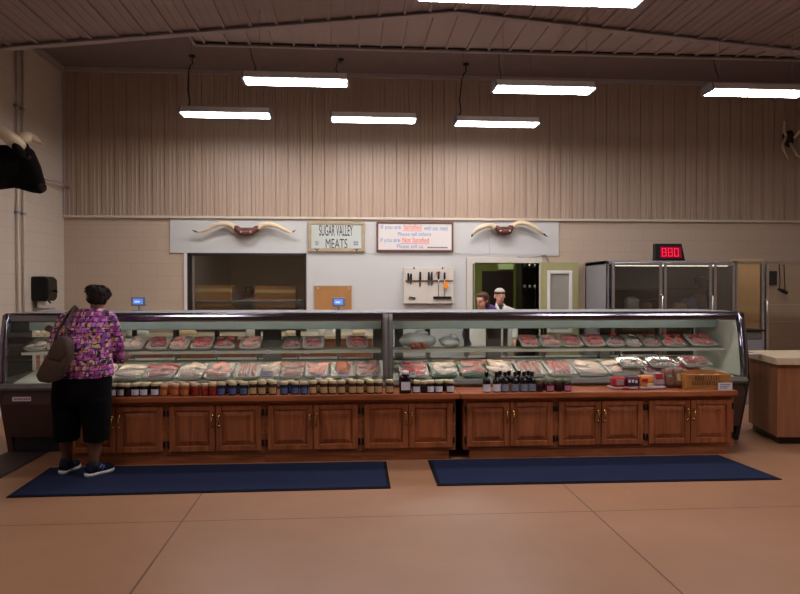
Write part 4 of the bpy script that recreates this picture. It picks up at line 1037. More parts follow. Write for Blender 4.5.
# knife board
a = px(404, 303.5, 10.9); c = px(453.5, 267.5, 10.9); x0, x1, z0, z1 = a.x, c.x, a.z, c.z
T = thing('knife_board', 'white board with a dark magnetic strip, hung on the wall left of the doorway', 'board', ((x0 + x1) / 2, 10.95, z0))
box('board', (x0, 10.90, z0), (x1, 10.985, z1), M['offwhite'], T, .005)
A, B = px(405.5, 281, 10.89), px(453, 281, 10.89)
box('magnetic_strip', (A.x, 10.888, A.z - .014), (B.x, 10.90, A.z + .014), M['brownframe'], T)
for x in (414, 442.5): p = px(x, 267.6, 10.9); MB().tube([(p.x, 10.897, p.z - .02), (p.x, 10.89, p.z + .004)], .012, 8).build('screw', M['black'], T, True)
def knife(x, yt, yb, n, wide=.016, yh=280.5):
    p, q, r = px(x, yt, 10.88), px(x, yh, 10.88), px(x, yb, 10.88)
    K = thing('knife', 'butcher knife with dark handle on the magnetic strip, %s from left' % ORD[n], 'knife', (p.x, 10.88, r.z), 'knives on the wall board')
    b = MB(); b.prism([(p.x - wide * .8, 10.868, p.z), (p.x + wide * .8, 10.868, p.z), (p.x + wide, 10.868, q.z + .01), (p.x - wide, 10.868, q.z + .01)], (0, .018, 0)); b.build('handle', M['black'], K, False, .003)
    b = MB(); b.prism([(p.x - wide, 10.883, q.z + .01), (p.x + wide, 10.883, q.z + .01), (p.x + wide, 10.883, r.z + .05), (p.x, 10.883, r.z), (p.x - wide, 10.883, r.z + .03)], (0, .003, 0)); b.build('blade', M['steel'], K)
for i, (x, yt, yb) in enumerate(((408.3, 273, 284), (411, 273.5, 285), (420.2, 271.8, 287.5), (428.8, 272, 286), (431.8, 272, 286.5))): knife(x, yt, yb, i)
for i, (x, m) in enumerate(((438.6, 'pkg_red'), (444.6, 'black'))):
    p, q, r = px(x, 272.5, 10.87), px(x, 279, 10.87), px(x, 296.5, 10.87)
    K = thing('sharpening_steel', 'long sharpening steel with %s handle hanging on the knife board' % ('red topped' if i == 0 else 'black'), 'sharpening steel', (p.x, 10.87, r.z), 'steels on the wall board')
    MB().lathe([(.016, 0), (.018, .03), (.014, .07), (.019, q.z * 0 + (p.z - q.z))], (p.x, 10.868, q.z), 10).build('handle', M['black'], K, True)
    MB().tube([(p.x, 10.868, q.z + .005), (p.x, 10.868, r.z)], .006, 8).build('rod', M['steel'], K, True)
    if i == 0: MB().tube([(p.x - .04, 10.868, p.z - .03), (p.x - .03, 10.868, p.z), (p.x, 10.868, p.z + .012), (p.x + .03, 10.868, p.z)], .009, 8).build('ring', M[m], K, True)
p = px(446, 285, 10.86)
b = MB(); b.prism([(p.x - .035, 10.858, p.z - .05), (p.x + .035, 10.858, p.z - .05), (p.x + .035, 10.858, p.z + .03), (p.x + .012, 10.858, p.z + .055), (p.x - .012, 10.858, p.z + .055), (p.x - .035, 10.858, p.z + .03)], (0, .004, 0))
tag(b.build('hang_tag', M['orange']), 'small orange tag hanging on the knife board', 'tag')
# scissors and tool silhouettes at the foot of the board
p = px(412, 298.3, 10.888)
T = thing('scissors', 'small dark scissors at the lower left of the knife board', 'scissors', (p.x, 10.888, p.z))
b = MB()
for s in (-1, 1): b.tube([(p.x + .03 * s + .022 * math.cos(t), 10.89, p.z + .014 * math.sin(t)) for t in [2 * PI * k / 12 for k in range(13)]], .006, 6)
b.build('handle', M['black'], T, True)
b = MB().box((p.x - .05, 10.887, p.z + .012), (p.x + .05, 10.892, p.z + .022), (0, .25, 0)); b.build('blade', M['steel'], T)
p = px(442, 298.0, 10.885)
T = thing('cleaning_brush', 'long dark brush hung at the lower right of the knife board', 'brush', (p.x, 10.885, p.z))
box('back', (p.x - .14, 10.875, p.z), (p.x + .15, 10.895, p.z + .025), M['black'], T, .006)
b = MB()
for i in range(15): b.box((p.x - .135 + i * .0195, 10.877, p.z - .022), (p.x - .123 + i * .0195, 10.893, p.z))
b.build('bristles', M['ink_black'], T)
# cork board behind a scale display
a = px(314.5, 312, 10.95); c = px(351.5, 286.5, 10.95)
T = thing('cork_board', 'brown cork board on the wall below the shop sign', 'board', ((a.x + c.x) / 2, 10.95, 1.1))
box('panel', (a.x, 10.955, 1.05), (c.x, 10.985, c.z), M['cardboard'], T); box('top_edge', (a.x - .01, 10.95, c.z), (c.x + .01, 10.987, c.z + .015), M['signwood'], T)
for x in (318, 349): p = px(x, 287.5, 10.95); MB().ball((p.x, 10.953, p.z - .01), .012).build('pin', M['lid_white'], T, True)
# scale displays standing on the case
for x0, x1, y0, y1, l in ((131.5, 146, 297, 306, 'left'), (332, 345.5, 297.5, 306.5, 'right')):
    a = px(x0, y1, 7.85); c = px(x1, y0, 7.85)
    T = thing('scale_display', 'small blue lit scale display on top of the left case, the %s one' % l, 'display', ((a.x + c.x) / 2, 7.85, 1.37), 'scale displays')
    xm = (a.x + c.x) / 2
    box('housing', (a.x, 7.83, a.z), (c.x, 7.88, c.z), M['greymetal'], T, .008); box('screen', (a.x + .022, 7.826, a.z + .022), (c.x - .03, 7.83, c.z - .02), M['lcd'], T)
    box('screen_digits', (a.x + .04, 7.825, (a.z + c.z) / 2 - .01), (c.x - .06, 7.826, (a.z + c.z) / 2 + .006), M['lcdpix'], T)
    MB().tube([(xm, 7.86, 1.37), (xm, 7.86, a.z + .02)], .012, 8).build('pole', M['greymetal'], T, True); box('foot', (xm - .06, 7.8, 1.37), (xm + .06, 7.92, 1.378), M['greymetal'], T)
# paper towel dispenser on the left wall
p = atx(32, 291, XL); Yd = p.y + .12; zt, zb = at(43, 276.5, Yd).z, at(43, 301, Yd).z
xw = at(53, 290, Yd).x
T = thing('towel_dispenser', 'black lever paper towel dispenser on the left wall', 'dispenser', (XL, Yd, zb))
b = MB(); b.prism([(XL, Yd - .16, zb), (xw - .03, Yd - .16, zb), (xw, Yd - .16, zb + .06), (xw, Yd - .16, zt - .05), (xw - .05, Yd - .16, zt), (XL, Yd - .16, zt)], (0, .32, 0)); b.build('cover', M['black'], T, False, .02)
MB().tube([(xw - .01, Yd, zb + .13), (xw + .05, Yd, zb + .15), (xw + .055, Yd, zb + .12)], .014, 8).build('lever', M['black'], T, True)
MB().tube([(xw - .05, Yd - .05, zb + .01), (xw - .01, Yd - .05, zb - .03)], .012, 8).build('knob', M['black'], T, True)
box('paper_towel', (xw - .16, Yd - .12, zb - .09), (xw - .155, Yd + .12, zb + .01), M['white'], T); box('mount_bracket', (XL, Yd - .1, zb - .12), (XL + .22, Yd + .1, zb - .10), M['greymetal'], T)
# steel rods near the corner
a = atx(41, 179.5, XL + .04); c = at(69, 189, 10.9); d = at(69, 186.5, 10.9)
T = thing('wall_hanger_rods', 'pair of thin pale steel rods on the left wall near the corner', 'rods', (a.x, a.y, a.z))
MB().tube([a, (a * .4 + c * .6), c], .012, 8).build('rod', M['rod'], T, True); MB().tube([a + Vector((0, .05, .05)), (a * .4 + d * .6) + Vector((0, 0, .03)), d], .012, 8).build('rod', M['rod'], T, True)
MB().box((XL, a.y - .03, a.z - .04), (XL + .05, a.y + .03, a.z + .09)).build('bracket', M['rod'], T)
# antlers at the far right of the siding
p = px(789, 139, 10.85)
T = thing('antler_mount', 'dark plaque with thin pale antlers high on the siding at the right edge', 'antlers', (p.x, 10.95, p.z))
MB().loft([(p.x + .04, 10.90, p.z - .12, .02, .04), (p.x + .02, 10.90, p.z - .04, .09, .06), (p.x + .02, 10.90, p.z + .08, .10, .06), (p.x + .04, 10.90, p.z + .14, .04, .05)], 16).build('plaque', M['plaque'], T, True)
for pts in ([(786, 137), (782.5, 145), (784, 151), (788.5, 159.5)], [(786, 136), (784, 130), (784.5, 121)], [(794, 138), (800, 131), (808, 128)], [(790, 143), (797, 155), (803, 159)]):
    MB().tube([px(x, y, 10.85 - .03 * i) for i, (x, y) in enumerate(pts)], [.022, .02, .018, .006][:len(pts)], 8).build('antler', M['horn'], T, True)

# ================================================================== COOLERS, LED SIGN, COUNTER
CYF = 10.0
def cx_(x): return at(x, 290, CYF).x
zt = at(650, 260.5, CYF).z
X0, X1 = cx_(607), cx_(736)
T = thing('glass_door_cooler', 'tall steel cooler with dark glass doors under the red number display', 'cooler', ((X0 + X1) / 2, 10.4, 0))
b = MB(); b.box((X0, CYF + .05, 0), (X0 + .05, 10.95, zt)); b.box((X0, CYF + .05, zt - .06), (X1, 10.95, zt)); b.box((X0, 10.9, 0), (X1, 10.95, zt)); b.box((X1 - .03, CYF + .05, 0), (X1, 10.95, zt)); b.box((X0, CYF + .05, 0), (X1, 10.95, .15))
b.build('cabinet_shell', M['greymetal'], T, False, .004)
box('inner_back', (X0 + .05, 10.86, .15), (X1 - .03, 10.9, zt - .06), M['greymetal'], T)
for z in (.55, .9, 1.25, 1.6): box('wire_shelf', (X0 + .06, CYF + .25, z), (X1 - .04, 10.8, z + .015), M['caserear'], T)
MB().tube([(X0 + .15, CYF + .062, zt - .072), (X1 - .1, CYF + .062, zt - .072)], .009, 8).build('added_tube', emis('cooler_fill_glow', (1, .93, .84, 1), 3.0), T, True)  # tube added out of view behind the door frame to brighten the cooler
MB().tube([(X0 + .012, CYF + .04, 1.0), (X0 + .0, CYF + .02, 1.3), (X0 + .012, CYF + .04, zt - .02)], .012, 8).build('cord', M['black'], T, True)
for i, (xa, xb) in enumerate(((612, 662.5), (664, 712.5), (714, 735.5))):
    A, B = cx_(xa), cx_(xb)
    b = MB(); f = .045
    b.box((A, CYF, .16), (A + f, CYF + .045, zt - .03)); b.box((B - f, CYF, .16), (B, CYF + .045, zt - .03)); b.box((A + f, CYF, zt - .03 - f), (B - f, CYF + .045, zt - .03)); b.box((A + f, CYF, .16), (B - f, CYF + .045, .16 + f))
    d = b.build('door', M['alu'], T, False, .004)
    box('glass_pane', (A + f, CYF + .02, .16 + f), (B - f, CYF + .026, zt - .03 - f), M['coolglass'], d)
    if i < 2: MB().tube([(B - .02, CYF, 1.0), (B - .02, CYF - .05, 1.02), (B - .02, CYF - .05, 1.5), (B - .02, CYF, 1.52)], .011, 8).build('handle', M['alu'], d, True)
# a few stocked cartons seen dimly in the cooler
for i, (x, z, h, m) in enumerate(((632, 1.265, .22, 'ice'), (646, 1.265, .14, 'pkg_brown'), (655, 1.265, .16, 'jar_tan'), (690, 1.265, .2, 'lab_blue'), (700, 1.265, .26, 'pkg_purple'), (703, 1.615, .2, 'jar_blue'), (680, 1.265, .12, 'lab_tan'))):
    xx = at(x, 290, 10.4).x
    q = MB().loft([(xx, 10.42, z, .10, .1), (xx, 10.42, z + h * .8, .105, .1), (xx, 10.42, z + h, .05, .06)], 16, .7).jitter(.01, 9, i).build('cooler_pack', M[m], None, True)
    tag(q, 'pack on a shelf behind the cooler glass, %s of those seen dimly' % ORD[i], 'package', 'packs in the glass door cooler')
# glazed screen right of the cooler
XA, XB = X1 + .003, cx_(815)
T = thing('glass_partition', 'steel framed clear glass partition right of the cooler with the block wall behind', 'partition', ((XA + XB) / 2, CYF, 0))
b = MB()
for x in (cx_(763), cx_(767.5)): b.box((x - .02, CYF - .01, 0), (x + .02, CYF + .05, zt - .01))
b.box((XB - .04, CYF, 0), (XB, CYF + .05, zt)); b.box((XA, CYF, 0), (XA + .03, CYF + .05, zt))
b.box((XA, CYF, zt - .05), (XB, CYF + .05, zt - .01)); b.box((XA, CYF, 0), (XB, CYF + .05, .15)); b.build('frame', M['alu'], T, False, .004)
for x0, x1 in ((XA + .03, cx_(763)), (cx_(767.5), XB - .04)): box('glass_pane', (x0, CYF + .02, .15), (x1, CYF + .026, zt - .05), M['partglass'], T)
b = MB()
for x, m in ((752, 1), (790, 1)): pass
for z in (1.36, 1.1): b.box((XA + .03, CYF + .12, z), (XB - .04, CYF + .14, z + .012))
b.build('rail', M['alu'], T)
MB().tube([(cx_(765), CYF - .01, 1.1), (cx_(765), CYF - .06, 1.12), (cx_(765), CYF - .06, 1.42), (cx_(765), CYF - .01, 1.44)], .012, 8).build('handle', M['alu'], T, True)
a = px(768, 285, 10.95); c = px(777.5, 271, 10.95)
V = thing('wall_vent', 'small dark square vent on the block wall seen through the glass partition', 'vent', ((a.x + c.x) / 2, 10.95, a.z))
box('frame', (a.x, 10.96, a.z), (c.x, 10.998, c.z), M['darkframe'], V)
for i in range(5): box('louver', (a.x + .01, 10.95, a.z + .015 + i * (c.z - a.z) / 5), (c.x - .01, 10.965, a.z + .03 + i * (c.z - a.z) / 5), M['black'], V)
V = thing('hanging_hose', 'dark hanging hose with spray head behind the glass partition', 'hose', (px(784, 280, 10.9).x, 10.9, 1.7))
MB().tube([px(779, 264, 10.93), px(780, 280, 10.9), px(779.5, 288, 10.88)], .008, 6).build('hose', M['wire'], V, True); MB().tube([px(784, 264, 10.93), px(784.5, 278, 10.9), px(785, 291, 10.86)], .008, 6).build('hose', M['wire'], V, True)
MB().tube([px(778, 289, 10.86), px(783, 291, 10.85), px(787, 293, 10.85)], [.02, .035, .03], 10).build('spray_head', M['black'], V, True)
# red number display on top of the cooler
Yl = 10.05
a, c = px(655.3, 259.3, Yl), px(685.5, 243.6, Yl)
zb = zt
T = thing('number_display', 'black box with red lit digits standing on top of the cooler', 'display', ((a.x + c.x) / 2, Yl, zb))
w_ = c.x - a.x
b = MB(); b.prism([(a.x, Yl, zb), (c.x, Yl, zb), (c.x - .045, Yl + .03, c.z), (a.x + .02, Yl + .03, c.z)], (0, .10, 0)); b.build('housing', M['black'], T, False, .004)
H = c.z - zb
sx0, sx1, sz0, sz1 = a.x + .075, c.x - .055, zb + H * .17, zb + H * .82
ty = lambda z: Yl + .03 * (z - zb) / H
b = MB(); b.prism([(sx0, ty(sz0) - .003, sz0), (sx1, ty(sz0) - .003, sz0), (sx1 - .01, ty(sz1) - .003, sz1), (sx0 + .01, ty(sz1) - .003, sz1)], (0, .003, 0)); b.build('screen', M['ledoff'], T)
b = MB(); dw = (sx1 - sx0 - .05) / 3
SEG = {'8': 'abcdefg', '0': 'abcdef'}
for i, ch in enumerate('880'):
    l = sx0 + .03 + i * dw; r = l + dw * .72; z0, z1 = sz0 + .02, sz1 - .02; zm = (z0 + z1) / 2; t = .012
    S = {'a': (l, z1 - t, r, z1), 'd': (l, z0, r, z0 + t), 'g': (l, zm - t / 2, r, zm + t / 2), 'f': (l, zm, l + t, z1), 'b': (r - t, zm, r, z1), 'e': (l, z0, l + t, zm), 'c': (r - t, z0, r, zm)}
    for k in SEG[ch]:
        xa, za, xb, zb_ = S[k]; y = min(ty(za), ty(zb_)) - .006; b.box((xa + .002, y, za + .002), (xb - .002, y + .003, zb_ - .002))
b.build('digits', M['led'], T)
# wooden counter at the right
A = atz(777, 445, 0); yc = A.y; Bx = A.x
zc = at(777, 364.5, yc).z; ztop = at(777, 357.5, yc).z
X2 = at(747, 400, yc + .75)
T = thing('service_counter', 'wood grain service counter with cream top at the right edge of the photo', 'counter', (5.6, yc + .4, 0))
bl = (X2.x, yc + .80)
b = MB(); b.prism([(Bx, yc, .08), (7.2, yc - .28, .08), (7.2, bl[1], .08), (bl[0] + .05, bl[1], .08)], (0, 0, zc - .08)); b.build('body', M['laminate'], T, False, .004)
b = MB(); b.prism([(Bx + .05, yc + .06, 0), (7.2, yc - .22, 0), (7.2, bl[1], 0), (bl[0] + .1, bl[1], 0)], (0, 0, .08)); b.build('toe_kick', M['darkframe'], T)
b = MB(); b.prism([(Bx - .04, yc - .045, zc), (7.2, yc - .33, zc), (7.2, bl[1], zc), (bl[0] - .0, bl[1], zc)], (0, 0, ztop - zc)); b.build('top', M['cream'], T, False, .006)
p = atz(753, 354, ztop)
T = thing('paper_slip', 'small white paper slip lying on the service counter', 'paper', (p.x, p.y, ztop))
box('sheet', (p.x - .08, p.y - .06, ztop + .001), (p.x + .08, p.y + .06, ztop + .004), M['card'], T); box('print', (p.x - .06, p.y - .03, ztop + .004), (p.x + .05, p.y - .02, ztop + .0045), M['lab_grey'], T)
# machine on the work side, behind partition bottom
a = at(736, 345, 9.3); c = at(760, 331, 9.3)
T = thing('counter_machine', 'dark low machine standing behind the right end of the case', 'machine', ((a.x + c.x) / 2, 9.4, 0))
box('stand', (a.x, 9.2, 0), (c.x, 9.6, .9), M['greymetal'], T); box('housing', (a.x + .02, 9.22, .9), (c.x - .02, 9.58, c.z), M['caserear'], T, .02); box('lid', (a.x, 9.2, c.z), (c.x + .02, 9.6, c.z + .025), M['darkframe'], T, .006)
# ================================================================== BULL HEAD
BY_ = 8.2; u = .0119
def bp_(x, y, dy=0): return at(x, y, BY_ + dy)
c0 = bp_(-25, 166)
T = thing('bull_head_mount', 'black mounted bull head with pale horns on the left wall', 'mounted head', (XL, BY_, c0.z))
b = MB()
b.tube([Vector((XL + .02, BY_, c0.z)), bp_(-12, 166), bp_(3, 167), bp_(15, 161), bp_(22, 158)], [25 * u, 24 * u, 21 * u, 17 * u, 12 * u], 20)
b.tube([bp_(14, 156), bp_(22, 160), bp_(30, 172), bp_(36, 182), bp_(40, 187)], [15.5 * u, 14.5 * u, 11.5 * u, 8.5 * u, 6.5 * u], 18, .85)
b.tube([bp_(2, 177), bp_(18, 178), bp_(30, 185), bp_(37, 189)], [12 * u, 10 * u, 7 * u, 5 * u], 16, .8)
b.ball(bp_(20, 146), (7 * u, 14 * u, 6 * u)); b.ball(bp_(39, 188), (6 * u, 7.5 * u, 5.5 * u))
for s in (-1, 1): b.ball(bp_(27, 156, s * .125), (.05, .04, .04))
b.fuse(.014, 4).build('head', M['bull'], T, True)
b = MB(); b.ball(bp_(41.5, 187.5), (4.6 * u, 6.6 * u, 4.8 * u)); 
for s in (-1, 1): b.ball(bp_(45, 186, s * .035), (.016, .014, .02))
b.fuse(.008, 3).build('muzzle', M['muzzle'], T, True)
for s in (-1, 1):
    b = MB().ball(bp_(19, 151, s * .26), (.05, .14, .055), (s * .35, 0, 0)); b.build('ear', M['bull'], T, True)
    b = MB().ball(bp_(28, 157.5, s * .15), .024); b.build('eye', M['black'], T, True)
MB().tube([bp_(19, 145, -.10), bp_(14, 141, -.24), bp_(6, 135, -.36), bp_(-3, 128, -.40), bp_(-8, 119, -.36)], [.078, .082, .07, .05, .012], 14).build('horn', M['horn'], T, True)
MB().tube([bp_(19, 143, .10), bp_(22, 138.5, .24), bp_(28, 137, .36), bp_(35, 139.5, .40), bp_(42, 144, .36)], [.078, .08, .065, .045, .01], 14).build('horn', M['horn'], T, True)
tag(box('mounting_board', (XL, BY_ - .3, c0.z - .38), (XL + .03, BY_ + .3, c0.z + .36), M['plaque'], T), '', '')
o = [q for q in T.children if q.name.startswith('mounting_board')][0]; del o['label']; del o['category']

# ================================================================== PEOPLE
def hand(b, wrist, d, n, s=1.0, side=1, curl=.5):
    d = Vector(d).normalized(); n = Vector(n).normalized(); w = d.cross(n).normalized() * side; n = w.cross(d).normalized() * side
    W = Vector(wrist)
    b.tube([W - d * .02, W + d * .02 * s, W + d * .055 * s, W + d * .09 * s], [.026 * s, .034 * s, .041 * s, .036 * s], 12, .5 if abs(n.z) < .5 else 1)
    for i, L in enumerate((.066, .076, .070, .055)):
        base = W + d * .085 * s + w * (.03 - .02 * i) * s
        k1 = base + (d * math.cos(curl * .5) - n * math.sin(curl * .5)) * L * .45 * s
        k2 = k1 + (d * math.cos(curl) - n * math.sin(curl)) * L * .32 * s
        k3 = k2 + (d * math.cos(curl * 1.5) - n * math.sin(curl * 1.5)) * L * .26 * s
        b.tube([base - d * .03 * s, base, k1, k2, k3], [.0095 * s, .0098 * s, .009 * s, .0082 * s, .006 * s], 8)
    t0 = W + d * .03 * s + w * .03 * s; t1 = t0 + (d * .7 + w * .7).normalized() * .035 * s; t2 = t1 + (d * .9 + w * .35 - n * .2).normalized() * .032 * s
    b.tube([t0 - w * .02 * s, t0, t1, t2], [.014 * s, .0135 * s, .011 * s, .008 * s], 8)
def head_shape(b, C, yaw=0.0, tilt=0.0, s=1.0):
    """face looks along -Y turned by yaw; C = middle of the head; returns the rotation"""
    Rm = Matrix.Rotation(yaw, 3, 'Z') @ Matrix.Rotation(tilt, 3, 'X')
    P = lambda x, y, z: C + Rm @ (Vector((x, y, z)) * s)
    e = (Rm.to_euler())
    b.ball(P(0, .012, .025), (.076 * s, .096 * s, .092 * s), e); b.ball(P(0, -.028, -.045), (.058 * s, .062 * s, .068 * s), e); b.ball(P(0, -.058, -.092), (.028 * s, .028 * s, .022 * s), e)
    b.tube([P(0, -.088, .02), P(0, -.106, -.018), P(0, -.100, -.03)], [.009 * s, .014 * s, .013 * s], 8)
    b.tube([P(-.04, -.078, .022), P(0, -.092, .026), P(.04, -.078, .022)], [.009 * s, .010 * s, .009 * s], 8)
    b.tube([P(-.02, -.086, -.056), P(0, -.092, -.056), P(.02, -.086, -.056)], [.006 * s, .009 * s, .006 * s], 8)
    for q in (-1, 1): b.ball(P(q * .078, .012, -.005), (.012 * s, .02 * s, .032 * s), e)
    return P, e
def face_parts(o, P, e, s, skin_lip):
    for q in (-1, 1):
        MB().ball(P(q * .031, -.079, .004), .0115 * s, None, 10, 8).build('eye', M['white'], o, True)
        MB().ball(P(q * .031, -.0885, .004), .0055 * s, None, 8, 6).build('iris', M['black'], o, True)
    MB().tube([P(-.024, -.088, -.058), P(0, -.098, -.0605), P(.024, -.088, -.058)], [.003 * s, .0055 * s, .003 * s], 8).build('mouth', skin_lip, o, True)
M['lip'] = mat('lips', (168, 88, 82), .5, 0, .05); M['lip_dark'] = mat('dark_lips', (92, 48, 44), .5, 0, .05)

# ---- the shopper, seen from behind
def rg(y, xl, xr, Yc, ry):
    a, c = at(xl, y, Yc), at(xr, y, Yc); return ((a.x + c.x) / 2, Yc, a.z, (c.x - a.x) / 2, ry)
def wp(x, y, Y): return at(x, y, Y)
W = thing('person', 'shopper with dark hair, purple patterned blouse and black trousers leaning toward the meat case', 'person', (-2.33, 6.13, 0))
b = MB()
HC = wp(96.5, 298, 6.36)
P, e = head_shape(b, HC, PI - .25, .30, 1.02)
b.tube([wp(97.5, 316, 6.27), wp(98, 309, 6.30), wp(97, 300, 6.35)], [.075, .062, .06], 14)
b.loft([rg(380, 60, 104, 6.15, .14), rg(350, 62, 106, 6.17, .13), rg(322, 68, 107, 6.22, .11), rg(311, 84, 108, 6.27, .07)], 20)
rs, re_, rw = wp(107, 320, 6.26), wp(116.5, 346, 6.30), wp(122, 360.5, 6.50)
b.tube([wp(100, 318, 6.26), rs, re_, rw], [.06, .055, .042, .028], 12); hand(b, rw, (wp(127, 354.5, 6.58) - rw), (.3, -.2, 1), 1.0, -1, .35)
ls_, le, lw = wp(68, 322, 6.24), wp(58, 345, 6.22), wp(54.5, 334, 6.40)
b.tube([wp(78, 319, 6.24), ls_, le, lw], [.06, .052, .042, .027], 12); hand(b, lw, (wp(51.5, 329.5, 6.46) - lw), (0, 1, .3), .95, 1, .9)
LA, RA = atz(64, 469, .08), atz(95.5, 471.5, .08)
LA = Vector((wp(66.5, 460, 6.22).x, 6.22, .085)); RA = Vector((wp(94, 462, 6.10).x, 6.10, .085))
b.tube([wp(68, 385, 6.15), wp(67, 418, 6.17), wp(66, 436, 6.18), wp(66.3, 446, 6.20), wp(67, 457, 6.215), LA, LA + Vector((.0, 0, -.05))], [.1, .075, .055, .056, .038, .036, .04], 14)
b.tube([wp(94, 385, 6.15), wp(95, 418, 6.13), wp(94.5, 436, 6.11), wp(94.5, 447, 6.11), wp(94.3, 458, 6.10), RA, RA + Vector((0, 0, -.05))], [.1, .075, .056, .060, .040, .037, .04], 14)
body = b.fuse(.0085, 2).build('body', M['skin_dark'], W, True)
face_parts(body, P, e, 1.02, M['lip_dark'])
# hair: swept, fuller to the left at the top
b = MB()
b.ball(wp(98, 294.5, 6.34), (.098, .105, .082), None, 20, 14); b.ball(wp(97, 298.5, 6.31), (.088, .085, .062)); b.ball(wp(98, 301, 6.31), (.072, .07, .045)); b.ball(wp(104, 294, 6.36), (.06, .09, .06)); b.ball(wp(92, 290, 6.34), (.055, .07, .042))
for x0, y0, x1, y1 in ((92, 290, 83.5, 288.5), (91, 292, 84, 291.5), (93, 289, 86, 286.3), (97, 288, 93, 285), (102, 288, 104.5, 285.8), (106, 291, 110, 290.5), (90, 296, 86.8, 297)):
    b.tube([wp(x0, y0, 6.33), wp((x0 + x1) / 2, (y0 + y1) / 2 - .4, 6.32), wp(x1, y1, 6.31)], [.03, .02, .004], 8)
b.fuse(.007, 1).jitter(.014, 26, 2).build('hair', M['hair'], W, True)
# blouse: torso and sleeves in one garment
b = MB()
b.loft([rg(376.5, 53, 112, 6.15, .205), rg(370, 53.5, 112, 6.15, .205), rg(355, 55.5, 111, 6.16, .19), rg(338, 58.5, 111, 6.18, .175), rg(325, 61.5, 111.5, 6.22, .155), rg(318, 66, 111, 6.25, .135), rg(312.5, 73, 109, 6.27, .11), rg(308.5, 82, 105, 6.29, .085)], 28, .85)
b.tube([wp(102, 317, 6.26), wp(107.5, 320, 6.27), wp(112.5, 333, 6.28), wp(116, 347, 6.32), wp(117, 355, 6.39), wp(118, 359, 6.43)], [.075, .085, .082, .074, .064, .06], 16)
b.tube([wp(75, 317, 6.25), wp(67, 321, 6.25), wp(61, 334, 6.23), wp(58, 345, 6.23), wp(55.5, 338, 6.34)], [.075, .082, .076, .066, .056], 16)
b.fuse(.011, 3).jitter(.006, 9, 5).build('blouse', M['blouse'], W, True)
# trousers
b = MB()
b.loft([rg(372, 54.5, 110.5, 6.15, .185), rg(385, 53.5, 110.5, 6.14, .195), rg(396, 53, 110.5, 6.14, .185), rg(404, 53.5, 110, 6.145, .16)], 26, .85)
b.loft([rg(398, 53.5, 83, 6.16, .16), rg(410, 54, 82, 6.165, .14), rg(425, 54.8, 80, 6.17, .125), rg(440.3, 55.5, 78.5, 6.18, .118)], 20, .85)
b.loft([rg(398, 80, 110.5, 6.13, .16), rg(410, 81, 109.5, 6.13, .14), rg(425, 83, 108.5, 6.12, .125), rg(440.8, 85, 107.8, 6.11, .118)], 20, .85)
b.fuse(.011, 2).jitter(.005, 7, 8).build('trousers', M['pants'], W, True)
# socks and shoes, pointing to the right
for A, heel, toe in ((LA, atz(57, 474, .0), atz(74, 466, .0)), (RA, atz(86.5, 477.5, 0), atz(112.5, 470.5, 0))):
    MB().tube([Vector((A.x, A.y, .055)), Vector((A.x, A.y, .09)), Vector((A.x, A.y, .135))], [.052, .050, .046], 14).build('sock', M['sock'], W, True)
    h = Vector((heel.x, heel.y, 0)); d = Vector((toe.x - heel.x, toe.y - heel.y, 0)); L = .285; d.normalize(); sd = Vector((-d.y, d.x, 0))
    h = Vector((A.x, A.y, 0)) - d * .085
    def foot(t, wv, z): return h + d * (t * L) + sd * wv + Vector((0, 0, z))
    outline = [(0, .0), (.03, .028), (.15, .036), (.4, .036), (.68, .05), (.85, .044), (.96, .024), (1, 0), (.96, -.024), (.85, -.044), (.68, -.05), (.4, -.036), (.15, -.036), (.03, -.028)]
    b = MB(); r0 = b.verts([foot(t, wv, .009 + .018 * max(0, t - .75)) for t, wv in outline]); r1 = b.verts([foot(-.01 + t * 1.015, wv * 1.06, .038 - .006 * t + .02 * max(0, t - .8)) for t, wv in outline]); b.ring_bridge([r0, r1])
    b.build('sole', M['sole'], W, True)
    b = MB()
    b.tube([foot(.07, 0, .055), foot(.2, 0, .062), foot(.4, 0, .06), foot(.62, 0, .05), foot(.82, 0, .046), foot(.95, 0, .042)], [.036, .044, .044, .044, .038, .024], 16)
    b.tube([foot(.1, 0, .05), foot(.2, 0, .085), foot(.24, 0, .105)], [.038, .045, .046], 14); b.tube([foot(.24, 0, .09), foot(.45, 0, .08), foot(.62, 0, .06)], [.042, .036, .03], 12)
    b.fuse(.007, 3)
    for v in b.bm.verts: v.co.z = max(v.co.z, .03)
    sho = b.build('shoe', M['shoe'], W, True)
    b = MB(); b.tube([foot(.34, -.034, .045), foot(.42, -.036, .075), foot(.50, -.030, .092)], .008, 6); b.tube([foot(.46, -.04, .045), foot(.54, -.038, .07), foot(.56, -.03, .085)], .006, 6); b.build('shoe_stripe', M['shoeblue'], sho, True)
    b = MB()
    for k in range(4): b.tube([foot(.36 + .07 * k, -.022, .108 - .009 * k), foot(.36 + .07 * k, .022, .108 - .009 * k)], .004, 6)
    b.build('laces', M['sock'], sho, True)
